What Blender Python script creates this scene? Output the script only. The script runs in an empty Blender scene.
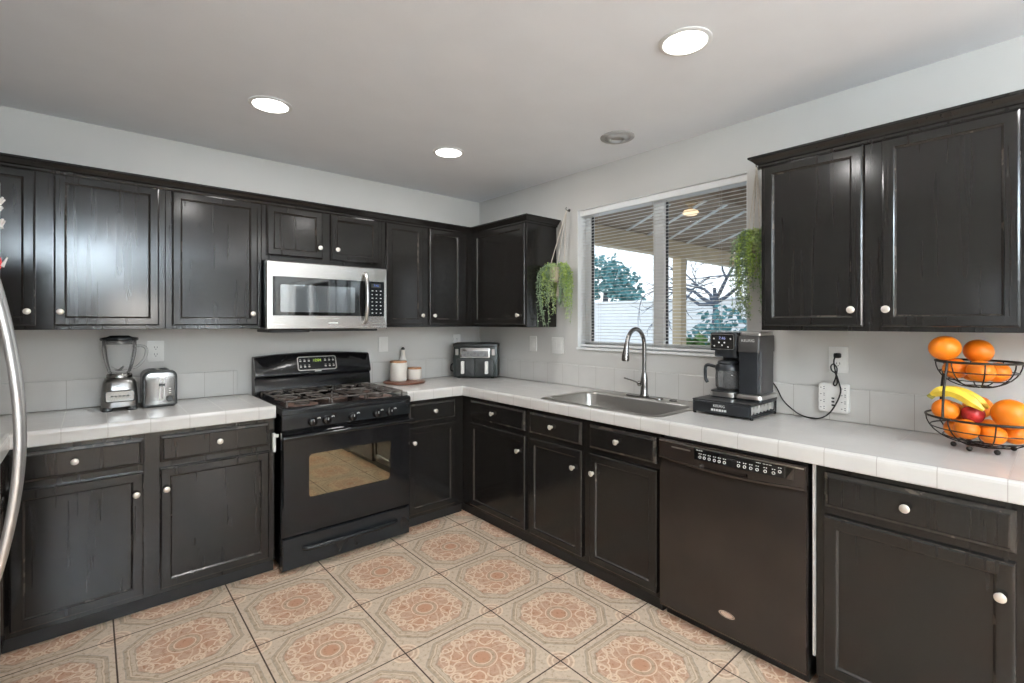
import bpy, bmesh, math, random
from mathutils import Vector, Matrix
random.seed(7)
S = bpy.context.scene
COL = S.collection
PI = math.pi

# ------------------------------------------------------------------ camera, world, exposure
cam_d = bpy.data.cameras.new('camera')
cam_d.sensor_fit = 'HORIZONTAL'; cam_d.sensor_width = 36.0
cam_d.lens = 483.74 / 1024 * 36.0
cam_d.shift_y = -19.3 / 1024
cam_d.clip_start = 0.03; cam_d.clip_end = 200
cam = bpy.data.objects.new('camera', cam_d); COL.objects.link(cam)
cam.location = (-2.6386, -3.4789, 1.3742)
cam.rotation_euler = (PI / 2, 0, -0.7165)
S.camera = cam

world = bpy.data.worlds.new('sky'); S.world = world
world.use_nodes = True
WN = world.node_tree; WN.nodes.clear()
wo = WN.nodes.new('ShaderNodeOutputWorld'); wb = WN.nodes.new('ShaderNodeBackground')
wt = WN.nodes.new('ShaderNodeTexCoord'); wx = WN.nodes.new('ShaderNodeSeparateXYZ')
wr = WN.nodes.new('ShaderNodeValToRGB')
wr.color_ramp.elements[0].position = 0.0; wr.color_ramp.elements[0].color = (0.86, 0.90, 0.95, 1)
wr.color_ramp.elements[1].position = 0.8; wr.color_ramp.elements[1].color = (0.60, 0.76, 1.0, 1)
WN.links.new(wt.outputs['Generated'], wx.inputs[0]); WN.links.new(wx.outputs['Z'], wr.inputs[0])
WN.links.new(wr.outputs[0], wb.inputs[0]); WN.links.new(wb.outputs[0], wo.inputs[0])
wb.inputs[1].default_value = 1.6

S.view_settings.view_transform = 'Standard'
S.view_settings.look = 'None'
S.view_settings.gamma = 1.0
S.view_settings.use_curve_mapping = False
S.view_settings.exposure = 0.36

CAN_WATT = 4.8
FILL_UP_WATT = 430.0
FILL_SHADE_GLOW = 17.0
WARM = (1.0, 0.985, 0.965)

def lamp(name, kind, loc, watt, color, size=0.1, rot=(0, 0, 0), parent=None, spread=PI):
    d = bpy.data.lights.new(name, kind); d.energy = watt; d.color = color
    if kind == 'AREA':
        d.shape = 'DISK'; d.size = size; d.spread = spread
    else:
        d.shadow_soft_size = size
    o = bpy.data.objects.new(name, d); COL.objects.link(o)
    o.location = loc; o.rotation_euler = rot
    if parent:
        o.parent = parent
    return o

def portal(name, loc, rot, sx, sy):
    d = bpy.data.lights.new(name, 'AREA'); d.shape = 'RECTANGLE'; d.size = sx; d.size_y = sy
    d.cycles.is_portal = True
    o = bpy.data.objects.new(name, d); COL.objects.link(o); o.location = loc; o.rotation_euler = rot
    return o

# ------------------------------------------------------------------ node helper
class V:
    """a scalar socket with arithmetic"""
    def __init__(s, nt, k): s.nt = nt; s.k = k
    def _m(s, op, *a):
        n = s.nt.nodes.new('ShaderNodeMath'); n.operation = op
        for i, x in enumerate((s,) + a):
            if isinstance(x, V): s.nt.links.new(x.k, n.inputs[i])
            else: n.inputs[i].default_value = x
        return V(s.nt, n.outputs[0])
    def __add__(s, o): return s._m('ADD', o)
    __radd__ = __add__
    def __sub__(s, o): return s._m('SUBTRACT', o)
    def __rsub__(s, o): return (s * -1.0) + o
    def __mul__(s, o): return s._m('MULTIPLY', o)
    __rmul__ = __mul__
    def __truediv__(s, o): return s._m('DIVIDE', o)
    def abs(s): return s._m('ABSOLUTE')
    def max(s, o): return s._m('MAXIMUM', o)
    def min(s, o): return s._m('MINIMUM', o)
    def lt(s, o): return s._m('LESS_THAN', o)
    def gt(s, o): return s._m('GREATER_THAN', o)
    def sqrt(s): return s._m('SQRT')
    def sin(s): return s._m('SINE')
    def cos(s): return s._m('COSINE')
    def atan2(s, o): return s._m('ARCTAN2', o)
    def floor(s): return s._m('FLOOR')
    def fract(s): return s._m('FRACT')
    def near(s, c, w): return (s - c).abs().lt(w)
    def soft(s, lo, hi):
        n = s.nt.nodes.new('ShaderNodeMapRange'); n.inputs[1].default_value = lo; n.inputs[2].default_value = hi
        s.nt.links.new(s.k, n.inputs[0]); return V(s.nt, n.outputs[0])

def mixc(nt, fac, a, b):
    n = nt.nodes.new('ShaderNodeMix'); n.data_type = 'RGBA'
    for sock, x in ((n.inputs[0], fac), (n.inputs[6], a), (n.inputs[7], b)):
        if isinstance(x, V): nt.links.new(x.k, sock)
        elif isinstance(x, bpy.types.NodeSocket): nt.links.new(x, sock)
        elif isinstance(x, (int, float)): sock.default_value = x
        else: sock.default_value = tuple(x) + (1,)
    return n.outputs[2]

def position(nt):
    g = nt.nodes.new('ShaderNodeNewGeometry'); x = nt.nodes.new('ShaderNodeSeparateXYZ')
    nt.links.new(g.outputs['Position'], x.inputs[0])
    return g.outputs['Position'], V(nt, x.outputs[0]), V(nt, x.outputs[1]), V(nt, x.outputs[2])

def noise(nt, vec, scale, detail=3, rough=0.5, stretch=None):
    if stretch:
        m = nt.nodes.new('ShaderNodeMapping'); m.inputs['Scale'].default_value = stretch
        nt.links.new(vec, m.inputs[0]); vec = m.outputs[0]
    n = nt.nodes.new('ShaderNodeTexNoise'); n.inputs['Scale'].default_value = scale
    n.inputs['Detail'].default_value = detail; n.inputs['Roughness'].default_value = rough
    nt.links.new(vec, n.inputs['Vector'])
    return V(nt, n.outputs[0])

def bump(nt, h, strength, dist, bsdf):
    b = nt.nodes.new('ShaderNodeBump'); b.inputs['Strength'].default_value = strength; b.inputs['Distance'].default_value = dist
    nt.links.new(h.k, b.inputs['Height']); nt.links.new(b.outputs[0], bsdf.inputs['Normal'])

def base_mat(name, color=(0.5, 0.5, 0.5), rough=0.5, metal=0.0, spec=None, coat=0.0, emit=None, estr=0.0, trans=0.0, ior=1.45, alpha=1.0, sss=0.0):
    m = bpy.data.materials.new(name); m.use_nodes = True
    b = m.node_tree.nodes['Principled BSDF']
    b.inputs['Base Color'].default_value = tuple(color) + (1,)
    b.inputs['Roughness'].default_value = rough; b.inputs['Metallic'].default_value = metal
    b.inputs['IOR'].default_value = ior
    if spec is not None: b.inputs['Specular IOR Level'].default_value = spec
    b.inputs['Coat Weight'].default_value = coat
    b.inputs['Transmission Weight'].default_value = trans
    b.inputs['Alpha'].default_value = alpha
    if emit:
        b.inputs['Emission Color'].default_value = tuple(emit) + (1,); b.inputs['Emission Strength'].default_value = estr
    if sss:
        b.inputs['Subsurface Weight'].default_value = sss; b.inputs['Subsurface Radius'].default_value = (0.02, 0.01, 0.004)
    return m, m.node_tree, b

def vary(name, color, rough=0.5, amount=0.12, scale=12, bumpy=0.0, bscale=60, bdist=0.002, **kw):
    """plain coloured surface with slight uneven tone and optional fine relief"""
    m, nt, b = base_mat(name, color, rough, **kw)
    p, x, y, z = position(nt)
    n = noise(nt, p, scale, 4)
    dark = [c * (1 - amount) for c in color]; lite = [min(1, c * (1 + amount)) for c in color]
    nt.links.new(mixc(nt, n.soft(0.3, 0.7), dark, lite), b.inputs['Base Color'])
    if bumpy:
        bump(nt, noise(nt, p, bscale, 3), bumpy, bdist, b)
    return m

def cabinet_paint(name, base, worn=0.0, rough=0.26):
    m, nt, b = base_mat(name, base, rough, spec=0.5)
    p, x, y, z = position(nt)
    grain = noise(nt, p, 1.0, 2, 0.5, (45, 45, 2.0))
    warp = noise(nt, p, 1.0, 1, 0.5, (3.4, 3.4, 0.75))
    rings = ((warp * 44.0) + (grain * 0.6)).sin() * 0.5 + 0.5
    h = rings
    c = mixc(nt, grain.soft(0.35, 0.7), [v * 0.94 for v in base], [v * 1.06 for v in base])
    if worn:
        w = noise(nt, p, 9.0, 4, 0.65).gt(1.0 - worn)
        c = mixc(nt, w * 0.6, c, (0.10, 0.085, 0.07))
    nt.links.new(c, b.inputs['Base Color'])
    nt.links.new((grain * 0.08 + (rough - 0.04)).k, b.inputs['Roughness'])
    bump(nt, h, 0.020, 0.0010, b)
    return m

def tile_white(name, base):
    m, nt, b = base_mat(name, base, 0.16)
    p, x, y, z = position(nt)
    T = 0.1555
    gx = (((x + 2.58) / T) + 0.5).fract() - 0.5
    gy = (((y + 2.432) / T) + 0.5).fract() - 0.5
    g = nt.nodes.new('ShaderNodeNewGeometry'); sx = nt.nodes.new('ShaderNodeSeparateXYZ'); nt.links.new(g.outputs['True Normal'], sx.inputs[0])
    nx, ny = V(nt, sx.outputs[0]).abs(), V(nt, sx.outputs[1]).abs()
    w = 0.0085
    line = (gx.abs().lt(w) * nx.lt(0.8)).max(gy.abs().lt(w) * ny.lt(0.8))
    t = noise(nt, p, 7.0, 3)
    c = mixc(nt, t.soft(0.3, 0.7), [v * 0.94 for v in base], base)
    c = mixc(nt, line, c, (0.40, 0.375, 0.345))
    nt.links.new(c, b.inputs['Base Color'])
    nt.links.new((line * 0.5 + 0.16).k, b.inputs['Roughness'])
    bump(nt, (line * -1.0) + (t * 0.15), 0.35, 0.002, b)
    return m

def floor_tile(name):
    m, nt, b = base_mat(name, (0.5, 0.4, 0.3), 0.3)
    p, X, Y, Z = position(nt)
    T = 0.4533
    x = (((X + 1.2006) / T).fract()) - 0.5
    y = (((Y + 1.6751) / T).fract()) - 0.5
    ax, ay = x.abs(), y.abs()
    a, bb = ax.max(ay), ax.min(ay)
    r = ((x * x) + (y * y)).sqrt()
    th = y.atan2(x)
    wob = noise(nt, p, 26.0, 3)
    octo = a.max((a + bb) * 0.655) + (wob - 0.5) * 0.024
    n1 = noise(nt, p, 55.0, 4, 0.7); n2 = noise(nt, p, 190.0, 3, 0.7); n3 = noise(nt, p, 9.0, 2)
    cream = mixc(nt, n1.soft(0.3, 0.7), (0.52, 0.405, 0.30), (0.68, 0.55, 0.425))
    grey = mixc(nt, n1.soft(0.35, 0.65), (0.38, 0.285, 0.195), (0.52, 0.395, 0.285))
    terra = mixc(nt, n1.soft(0.35, 0.65), (0.48, 0.265, 0.17), (0.58, 0.385, 0.27))
    pale = (0.79, 0.63, 0.47)
    salmon = (0.53, 0.26, 0.15)
    col = cream
    # corner rosette shared by four tiles
    ca, cb = (a * -1.0) + 0.5, (bb * -1.0) + 0.5
    rc = ((ca * ca) + (cb * cb)).sqrt()
    col = mixc(nt, rc.lt(0.125) * 0.5, col, terra)
    col = mixc(nt, rc.near(0.118, 0.009) * 0.8, col, pale)
    col = mixc(nt, rc.near(0.075, 0.008) * 0.8, col, pale)
    # frame bands
    inner = octo.lt(0.442)
    col = mixc(nt, inner, col, grey)
    col = mixc(nt, octo.near(0.446, 0.005) * 0.6, col, (0.30, 0.25, 0.19))
    col = mixc(nt, octo.near(0.412, 0.006) * 0.6, col, pale)
    col = mixc(nt, octo.near(0.385, 0.014) * 0.8, col, cream)
    med = octo.lt(0.365)
    col = mixc(nt, med, col, terra)
    col = mixc(nt, octo.near(0.362, 0.006) * 0.6, col, (0.36, 0.29, 0.22))
    a0_, b0_ = a, bb
    a, bb = a * 0.90, bb * 0.90
    # scrolls: mirrored curls around the four sides, flames towards the corners
    def ring(cx, cy, rad, w):
        return ((((a - cx) * (a - cx)) + ((bb - cy) * (bb - cy))).sqrt()).near(rad, w * 0.80)
    scroll = ring(0.285, 0.052, 0.046, 0.009).max(ring(0.278, 0.052, 0.022, 0.007))
    scroll = scroll.max(ring(0.190, 0.020, 0.062, 0.008) * bb.gt(0.035) * a.gt(0.165))
    scroll = scroll.max(ring(0.325, 0.165, 0.095, 0.009) * a.lt(0.318) * bb.lt(0.235))
    scroll = scroll.max(ring(0.240, 0.190, 0.055, 0.008) * a.lt(0.262))
    scroll = scroll.max(ring(0.255, 0.185, 0.024, 0.007))
    scroll = scroll.max(ring(0.150, 0.160, 0.065, 0.008) * bb.lt(0.125))
    a, bb = a0_, b0_
    edge = octo.near(((th * 8.0).cos() * 0.010) + 0.338, 0.005)
    flame = (((th * 12.0) + (r * 30.0)).sin()).gt(0.86) * r.gt(0.15) * r.lt(0.40)
    lines = scroll.max(edge * 0.35).max(flame * 0.5) * med * n2.soft(0.2, 0.45)
    diag = (bb / a).gt(0.45)
    col = mixc(nt, (r.gt(0.14) * r.lt(0.30) * diag * n3.soft(0.25, 0.6)) * 0.45, col, salmon)
    col = mixc(nt, lines * 0.80, col, pale)
    # centre
    col = mixc(nt, r.lt(0.140), col, terra)
    col = mixc(nt, r.near(0.108, 0.014) * 0.75, col, grey)
    col = mixc(nt, r.near(0.136, 0.005).max(r.near(0.086, 0.005)) * 0.8, col, pale)
    col = mixc(nt, r.lt(0.068) * n1.soft(0.2, 0.55) * 0.8, col, salmon)
    # fine speckle and grout
    col = mixc(nt, n2.soft(0.56, 0.75) * 0.35, col, (0.32, 0.22, 0.15))
    grout = a.gt(0.4935)
    col = mixc(nt, grout, col, (0.060, 0.034, 0.022))
    nt.links.new(col, b.inputs['Base Color'])
    nt.links.new(((n1 * 0.18) + (grout * 0.4) + 0.20).k, b.inputs['Roughness'])
    bump(nt, (grout * -1.0) + (n1 * 0.12), 0.25, 0.002, b)
    return m

def steel(name, col=(0.60, 0.585, 0.565), rough=0.27, axis=2):
    m, nt, b = base_mat(name, col, rough, metal=1.0)
    p, x, y, z = position(nt)
    st = [3, 3, 3]; 
    for i in range(3):
        if i != axis: pass
    st[axis] = 240
    n = noise(nt, p, 1.0, 3, 0.6, tuple(st))
    nt.links.new(((n * 0.05) + (rough - 0.03)).k, b.inputs['Roughness'])
    nt.links.new(mixc(nt, n, [c * 0.97 for c in col], [min(1, c * 1.03) for c in col]), b.inputs['Base Color'])
    return m

def leafy(name, c0, c1, scale=18):
    m, nt, b = base_mat(name, c0, 0.55)
    p, x, y, z = position(nt)
    nt.links.new(mixc(nt, noise(nt, p, scale, 3).soft(0.3, 0.7), c0, c1), b.inputs['Base Color'])
    return m

M = {}
M['wall'] = vary('wall_paint', (0.565, 0.553, 0.528), 0.75, 0.02, 3, 0.25, 160, 0.0015)
M['ceiling'] = vary('ceiling_paint', (0.79, 0.81, 0.84), 0.85, 0.02, 4, 0.22, 80, 0.002)
M['floor'] = floor_tile('patterned_floor_tile')
M['cab'] = cabinet_paint('espresso_cabinet_paint', (0.0125, 0.0112, 0.0102), rough=0.15)
M['cabworn_glint'] = cabinet_paint('worn_highlit_edge_paint', (0.030, 0.026, 0.023), 0.40, 0.22)  # lighter edge colour paints in the bevel highlight along with patchy wear
M['toe'] = vary('toe_kick_black', (0.010, 0.009, 0.009), 0.5, 0.2)
M['tile'] = tile_white('glazed_counter_tile', (0.62, 0.605, 0.58))
M['knob'] = vary('satin_knob', (0.70, 0.66, 0.60), 0.28, 0.05, metal=0.6)
M['black'] = vary('black_enamel', (0.007, 0.007, 0.008), 0.11, 0.15, 6)
M['blackpanel'] = vary('black_plastic_panel', (0.012, 0.014, 0.016), 0.16, 0.15, 6)
M['dishwasher'] = vary('dishwasher_black', (0.026, 0.019, 0.015), 0.17, 0.12, 5)
M['iron'] = vary('cast_iron', (0.085, 0.072, 0.064), 0.42, 0.3, 50, 0.4, 300, 0.001)
M['stain'] = vary('burner_pan', (0.16, 0.10, 0.08), 0.45, 0.5, 30)
M['glassdark'] = base_mat('oven_glass', (0.008, 0.008, 0.008), 0.03, spec=0.8, coat=0.6)[0]
M['glassoven'] = base_mat('oven_window_glass', (0.33, 0.285, 0.20), 0.02, metal=1.0)[0]
M['steel'] = steel('brushed_steel', axis=2)
M['steelx'] = steel('satin_steel', (0.50, 0.49, 0.475), 0.30, axis=2)
M['blendergrey'] = steel('blender_grey_metal', (0.27, 0.265, 0.26), 0.30, axis=2)
M['toaster'] = steel('toaster_steel', (0.22, 0.215, 0.21), 0.24, axis=0)
M['sink'] = steel('sink_steel', (0.46, 0.445, 0.42), 0.30, axis=0)
M['nickel'] = vary('brushed_nickel', (0.27, 0.26, 0.25), 0.24, 0.06, metal=1.0)
M['chrome'] = vary('chrome', (0.75, 0.75, 0.75), 0.10, 0.03, metal=1.0)
M['white'] = vary('white_plastic', (0.78, 0.77, 0.74), 0.35, 0.03)
M['vinyl'] = vary('white_vinyl_frame', (0.78, 0.79, 0.79), 0.4, 0.03)
M['slat'] = vary('blind_slat', (0.70, 0.69, 0.66), 0.45, 0.04)
M['slot'] = vary('socket_slot_dark', (0.03, 0.03, 0.03), 0.5, 0.1)
M['label'] = vary('pale_print', (0.62, 0.62, 0.60), 0.5, 0.03)
M['glass'] = base_mat('clear_glass', (1, 1, 1), 0.0, trans=1.0, ior=1.45)[0]
M['wood'] = vary('reddish_board_wood', (0.17, 0.062, 0.035), 0.35, 0.35, 40)
M['lidwood'] = vary('light_lid_wood', (0.42, 0.20, 0.09), 0.45, 0.25, 50)
M['ceramic'] = vary('cream_ceramic', (0.74, 0.70, 0.64), 0.35, 0.04)
M['darkgrey'] = vary('dark_grey_plastic', (0.032, 0.034, 0.034), 0.38, 0.15)
M['greengrey'] = vary('fryer_green_grey', (0.030, 0.038, 0.036), 0.32, 0.15)
M['coffee'] = vary('coffee_maker_black', (0.020, 0.022, 0.025), 0.33, 0.15)
M['coffee2'] = vary('coffee_maker_charcoal', (0.050, 0.047, 0.045), 0.40, 0.12)
M['orange'] = vary('orange_peel', (0.80, 0.205, 0.008), 0.38, 0.12, 9, 0.35, 420, 0.0012, sss=0.1)
M['navel'] = vary('orange_stem_end', (0.25, 0.17, 0.03), 0.6, 0.2)
M['banana'] = vary('banana_skin', (0.78, 0.55, 0.045), 0.4, 0.15, 25)
M['bananatip'] = vary('banana_stem', (0.30, 0.28, 0.05), 0.6, 0.3, 40)
M['apple'] = vary('red_apple_skin', (0.42, 0.030, 0.030), 0.25, 0.5, 35)
M['wire'] = vary('bronze_basket_wire', (0.020, 0.016, 0.013), 0.4, 0.2, metal=0.4)
M['cord'] = vary('black_cord', (0.010, 0.010, 0.010), 0.45, 0.2)
M['rope'] = vary('cotton_rope', (0.55, 0.50, 0.43), 0.85, 0.15, 90)
M['pot'] = vary('pale_pot', (0.62, 0.55, 0.40), 0.6, 0.1)
M['leaf'] = leafy('trailing_leaf_green', (0.20, 0.34, 0.05), (0.55, 0.66, 0.20), 40)
M['leaf2'] = leafy('pale_leaf_green', (0.24, 0.36, 0.12), (0.58, 0.64, 0.34))
M['leafdark'] = leafy('grey_green_leaf', (0.13, 0.21, 0.12), (0.34, 0.44, 0.26), 40)
M['canlens'] = base_mat('lit_lamp_lens', (0.9, 0.9, 0.88), 0.5, emit=(1.0, 0.97, 0.92), estr=4.0)[0]
M['trimwhite'] = vary('can_trim_white', (0.72, 0.72, 0.71), 0.5, 0.02)
M['eyeball'] = vary('unlit_can_grey', (0.36, 0.36, 0.355), 0.5, 0.05)
M['led_green'] = base_mat('green_display', (0.02, 0.03, 0.01), 0.3, emit=(0.55, 0.85, 0.08), estr=0.9)[0]
M['led_blue'] = base_mat('blue_display', (0.01, 0.015, 0.03), 0.3, emit=(0.10, 0.22, 0.85), estr=0.5)[0]
M['led_pale'] = base_mat('pale_blue_display', (0.02, 0.02, 0.03), 0.3, emit=(0.45, 0.50, 0.95), estr=0.55)[0]
M['stucco'] = vary('white_block_wall', (0.80, 0.79, 0.77), 0.9, 0.04, 5, 0.3, 60)
M['patio'] = vary('patio_concrete', (0.60, 0.58, 0.55), 0.9, 0.08, 4)
M['patiowood'] = vary('patio_cover_wood', (0.27, 0.20, 0.14), 0.8, 0.25, 6)
M['beamwood'] = vary('tan_beam_paint', (0.52, 0.42, 0.28), 0.7, 0.08, 4)
M['bark'] = vary('bare_tree_bark', (0.10, 0.115, 0.14), 0.9, 0.3, 12)
M['teal'] = leafy('blue_green_foliage', (0.05, 0.19, 0.20), (0.18, 0.38, 0.38), 3)
M['shrub'] = leafy('shrub_green', (0.05, 0.15, 0.03), (0.20, 0.34, 0.10), 6)
M['fridge'] = steel('fridge_steel', (0.52, 0.51, 0.50), 0.30, axis=2)
M['fridgeside'] = vary('fridge_grey_side', (0.22, 0.21, 0.20), 0.45, 0.05)
M['green_clip'] = vary('green_plastic', (0.08, 0.42, 0.10), 0.4, 0.05)
M['red_clip'] = vary('red_plastic', (0.62, 0.05, 0.05), 0.4, 0.05)
M['porcelain'] = vary('grey_white_clip', (0.62, 0.60, 0.58), 0.4, 0.1)
M['fillerpale'] = vary('unpainted_filler', (0.55, 0.54, 0.52), 0.5, 0.08)
M['pod'] = vary('pod_foil', (0.62, 0.60, 0.57), 0.3, 0.15, metal=0.5)
M['fabricdark'] = vary('woven_side_panel', (0.05, 0.05, 0.05), 0.7, 0.3, 40)

# ------------------------------------------------------------------ mesh helpers
def new(): return bmesh.new()

def xf(bm, verts, fn):
    for v in verts: v.co = Vector(fn(*v.co))

def box(bm, lo, hi, bev=0.0, seg=2, fn=None, mi=0):
    lo2 = [min(a, b) for a, b in zip(lo, hi)]; hi2 = [max(a, b) for a, b in zip(lo, hi)]
    vs = [bm.verts.new((x, y, z)) for x in (lo2[0], hi2[0]) for y in (lo2[1], hi2[1]) for z in (lo2[2], hi2[2])]
    fs = [bm.faces.new([vs[i] for i in q]) for q in ((0, 1, 3, 2), (4, 6, 7, 5), (0, 4, 5, 1), (2, 3, 7, 6), (0, 2, 6, 4), (1, 5, 7, 3))]
    for f in fs: f.material_index = mi
    out = vs
    if bev > 0:
        es = list({e for f in fs for e in f.edges})
        r = bmesh.ops.bevel(bm, geom=es, offset=bev, segments=seg, profile=0.5, affect='EDGES')
        out = list({v for f in r['faces'] for v in f.verts} | {v for v in vs if v.is_valid})
        for f in r['faces']: f.material_index = mi
    if fn: xf(bm, out, fn)
    return out

def frame_axes(d):
    d = d.normalized()
    u = d.cross(Vector((0, 0, 1)))
    if u.length < 1e-4: u = Vector((1, 0, 0))
    u.normalize(); return u, d.cross(u).normalized()

def loft(bm, rings, closed=True, cap=True, mi=0, loop=False):
    rows = [[bm.verts.new(p) for p in r] for r in rings]
    n = len(rows[0]); fs = []
    pairs = list(zip(rows[:-1], rows[1:]))
    if loop: pairs.append((rows[-1], rows[0]))
    for A, B in pairs:
        for i in range(n if closed else n - 1):
            j = (i + 1) % n
            fs.append(bm.faces.new((A[i], A[j], B[j], B[i])))
    if cap and closed and not loop:
        fs.append(bm.faces.new(list(reversed(rows[0])))); fs.append(bm.faces.new(rows[-1]))
    for f in fs: f.material_index = mi
    return [v for r in rows for v in r]

def tube(bm, pts, r, seg=8, loop=False, radii=None, mi=0, squash=1.0):
    pts = [Vector(p) for p in pts]; n = len(pts); rings = []; u = None
    for i, p in enumerate(pts):
        if loop: d = pts[(i + 1) % n] - pts[i - 1]
        else: d = pts[min(i + 1, n - 1)] - pts[max(i - 1, 0)]
        d.normalize()
        if u is None: u, w = frame_axes(d)
        else:
            u = (u - d * u.dot(d))
            if u.length < 1e-6: u, w = frame_axes(d)
            u.normalize(); w = d.cross(u).normalized()
        rr = radii[i] if radii else r
        rings.append([p + u * (math.cos(2 * PI * k / seg) * rr) + w * (math.sin(2 * PI * k / seg) * rr * squash) for k in range(seg)])
    return loft(bm, rings, loop=loop, mi=mi)

def curve_pts(ctrl, n=8):
    """smooth path through control points (Catmull-Rom)"""
    P = [Vector(c) for c in ctrl]; P = [P[0] * 2 - P[1]] + P + [P[-1] * 2 - P[-2]]; out = []
    for i in range(1, len(P) - 2):
        for k in range(n):
            t = k / n; a, b, c, d = P[i - 1:i + 3]
            out.append(0.5 * ((2 * b) + (c - a) * t + (2 * a - 5 * b + 4 * c - d) * t * t + (3 * b - a - 3 * c + d) * t ** 3))
    out.append(P[-2]); return out

def lathe(bm, prof, c=(0, 0, 0), seg=24, ax='z', mi=0, sx=1.0, sy=1.0):
    """profile of (radius, height) revolved around an axis through c; ax z, x or y"""
    c = Vector(c); rings = []
    for r, h in prof:
        ring = []
        for k in range(seg):
            a = 2 * PI * k / seg; p, q = math.cos(a) * r * sx, math.sin(a) * r * sy
            ring.append(c + (Vector((p, q, h)) if ax == 'z' else Vector((h, p, q)) if ax == 'x' else Vector((p, h, q))))
        rings.append(ring)
    return loft(bm, rings, mi=mi)

def cyl(bm, p0, p1, r0, r1=None, seg=16, mi=0):
    return tube(bm, [p0, p1], r0, seg, radii=[r0, r0 if r1 is None else r1], mi=mi)

def ball(bm, c, r, seg=16, rings=10, sx=1, sy=1, sz=1, mi=0):
    prof = [(max(1e-4, r * math.sin(PI * k / rings)), -r * math.cos(PI * k / rings) * sz) for k in range(rings + 1)]
    return lathe(bm, prof, c, seg, mi=mi, sx=sx, sy=sy)

def rrect(w, h, r, n=4):
    """rounded rectangle outline centred on 0"""
    out = []
    for cx, cy, a0 in ((w / 2 - r, h / 2 - r, 0), (-w / 2 + r, h / 2 - r, 90), (-w / 2 + r, -h / 2 + r, 180), (w / 2 - r, -h / 2 + r, 270)):
        for k in range(n + 1):
            a = math.radians(a0 + 90 * k / n); out.append((cx + r * math.cos(a), cy + r * math.sin(a)))
    return out

def slab(bm, outline, t0, t1, fn, bev=0.0, mi=0):
    """outline (p,q) extruded from t0 to t1, placed with fn(p,q,t); the t1 end may be rounded"""
    rings = [[fn(p, q, t0) for p, q in outline]]
    if bev:
        cx = sum(p for p, q in outline) / len(outline); cy = sum(q for p, q in outline) / len(outline)
        W = max(abs(p - cx) for p, q in outline); H = max(abs(q - cy) for p, q in outline)
        for ins, tt in ((0, bev), (bev * 0.3, bev * 0.3), (bev, 0)):
            s = 1 if t1 > t0 else -1
            rings.append([fn(cx + (p - cx) * (1 - ins / W), cy + (q - cy) * (1 - ins / H), t1 - s * tt) for p, q in outline])
    else:
        rings.append([fn(p, q, t1) for p, q in outline])
    return loft(bm, rings, mi=mi)

def wloc(o):
    v = Vector(o.location)
    while o.parent: o = o.parent; v += o.location
    return v

def obj(name, bm, mat, parent=None, smooth=False, local=False):
    """link bm as one mesh object; coordinates are world ones unless local"""
    bmesh.ops.recalc_face_normals(bm, faces=bm.faces[:])
    if parent is not None and not local:
        bmesh.ops.translate(bm, vec=-wloc(parent), verts=bm.verts[:])
    me = bpy.data.meshes.new(name); bm.to_mesh(me); bm.free()
    for m in (mat if isinstance(mat, (list, tuple)) else [mat]): me.materials.append(m)
    if smooth:
        for p in me.polygons: p.use_smooth = True
        try: me.set_sharp_from_angle(angle=math.radians(40 if smooth is True else smooth))
        except Exception: pass
    o = bpy.data.objects.new(name, me); COL.objects.link(o)
    if parent is not None: o.parent = parent
    return o

def origin(o, p):
    p = Vector(p); o.data.transform(Matrix.Translation(-p)); o.location = p

def thing(name, label, cat, loc=(0, 0, 0), group=None):
    o = bpy.data.objects.new(name, None); COL.objects.link(o); o.empty_display_size = 0.05
    o.location = loc; o['label'] = label; o['category'] = cat
    if group: o['group'] = group
    return o

def tag(o, label, cat, group=None):
    o['label'] = label; o['category'] = cat
    if group: o['group'] = group
    return o

def struct(name, bm, mat, smooth=False):
    o = obj(name, bm, mat, None, smooth); o['kind'] = 'structure'; return o

def dup(root, loc, label, group=None):
    r = root.copy(); COL.objects.link(r); r.location = loc; r['label'] = label
    if group: r['group'] = group
    for ch in list(root.children):
        c = ch.copy(); COL.objects.link(c); c.parent = r
        for g in list(ch.children):
            d = g.copy(); COL.objects.link(d); d.parent = c
    return r

def text_bm(body, size, depth=0.0006):
    cu = bpy.data.curves.new('lettering', 'FONT'); cu.body = body; cu.size = size; cu.align_x = 'CENTER'; cu.align_y = 'CENTER'; cu.extrude = depth / 2
    t = bpy.data.objects.new('lettering', cu); COL.objects.link(t)
    dg = bpy.context.evaluated_depsgraph_get(); me = bpy.data.meshes.new_from_object(t.evaluated_get(dg))
    bm = new(); bm.from_mesh(me)
    bpy.data.objects.remove(t); bpy.data.curves.remove(cu); bpy.data.meshes.remove(me)
    return bm

# wall-plane mappings: a along the wall, d out of the wall, z up
def WB(a, d, z): return (a, -d, z)       # range wall (y = 0), room towards -y
def WW(a, d, z): return (-d, a, z)       # window wall (x = 0), room towards -x
def WL(a, d, z): return (-3.52 + d, a, z)  # short leg on the far wall, room towards +x

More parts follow.
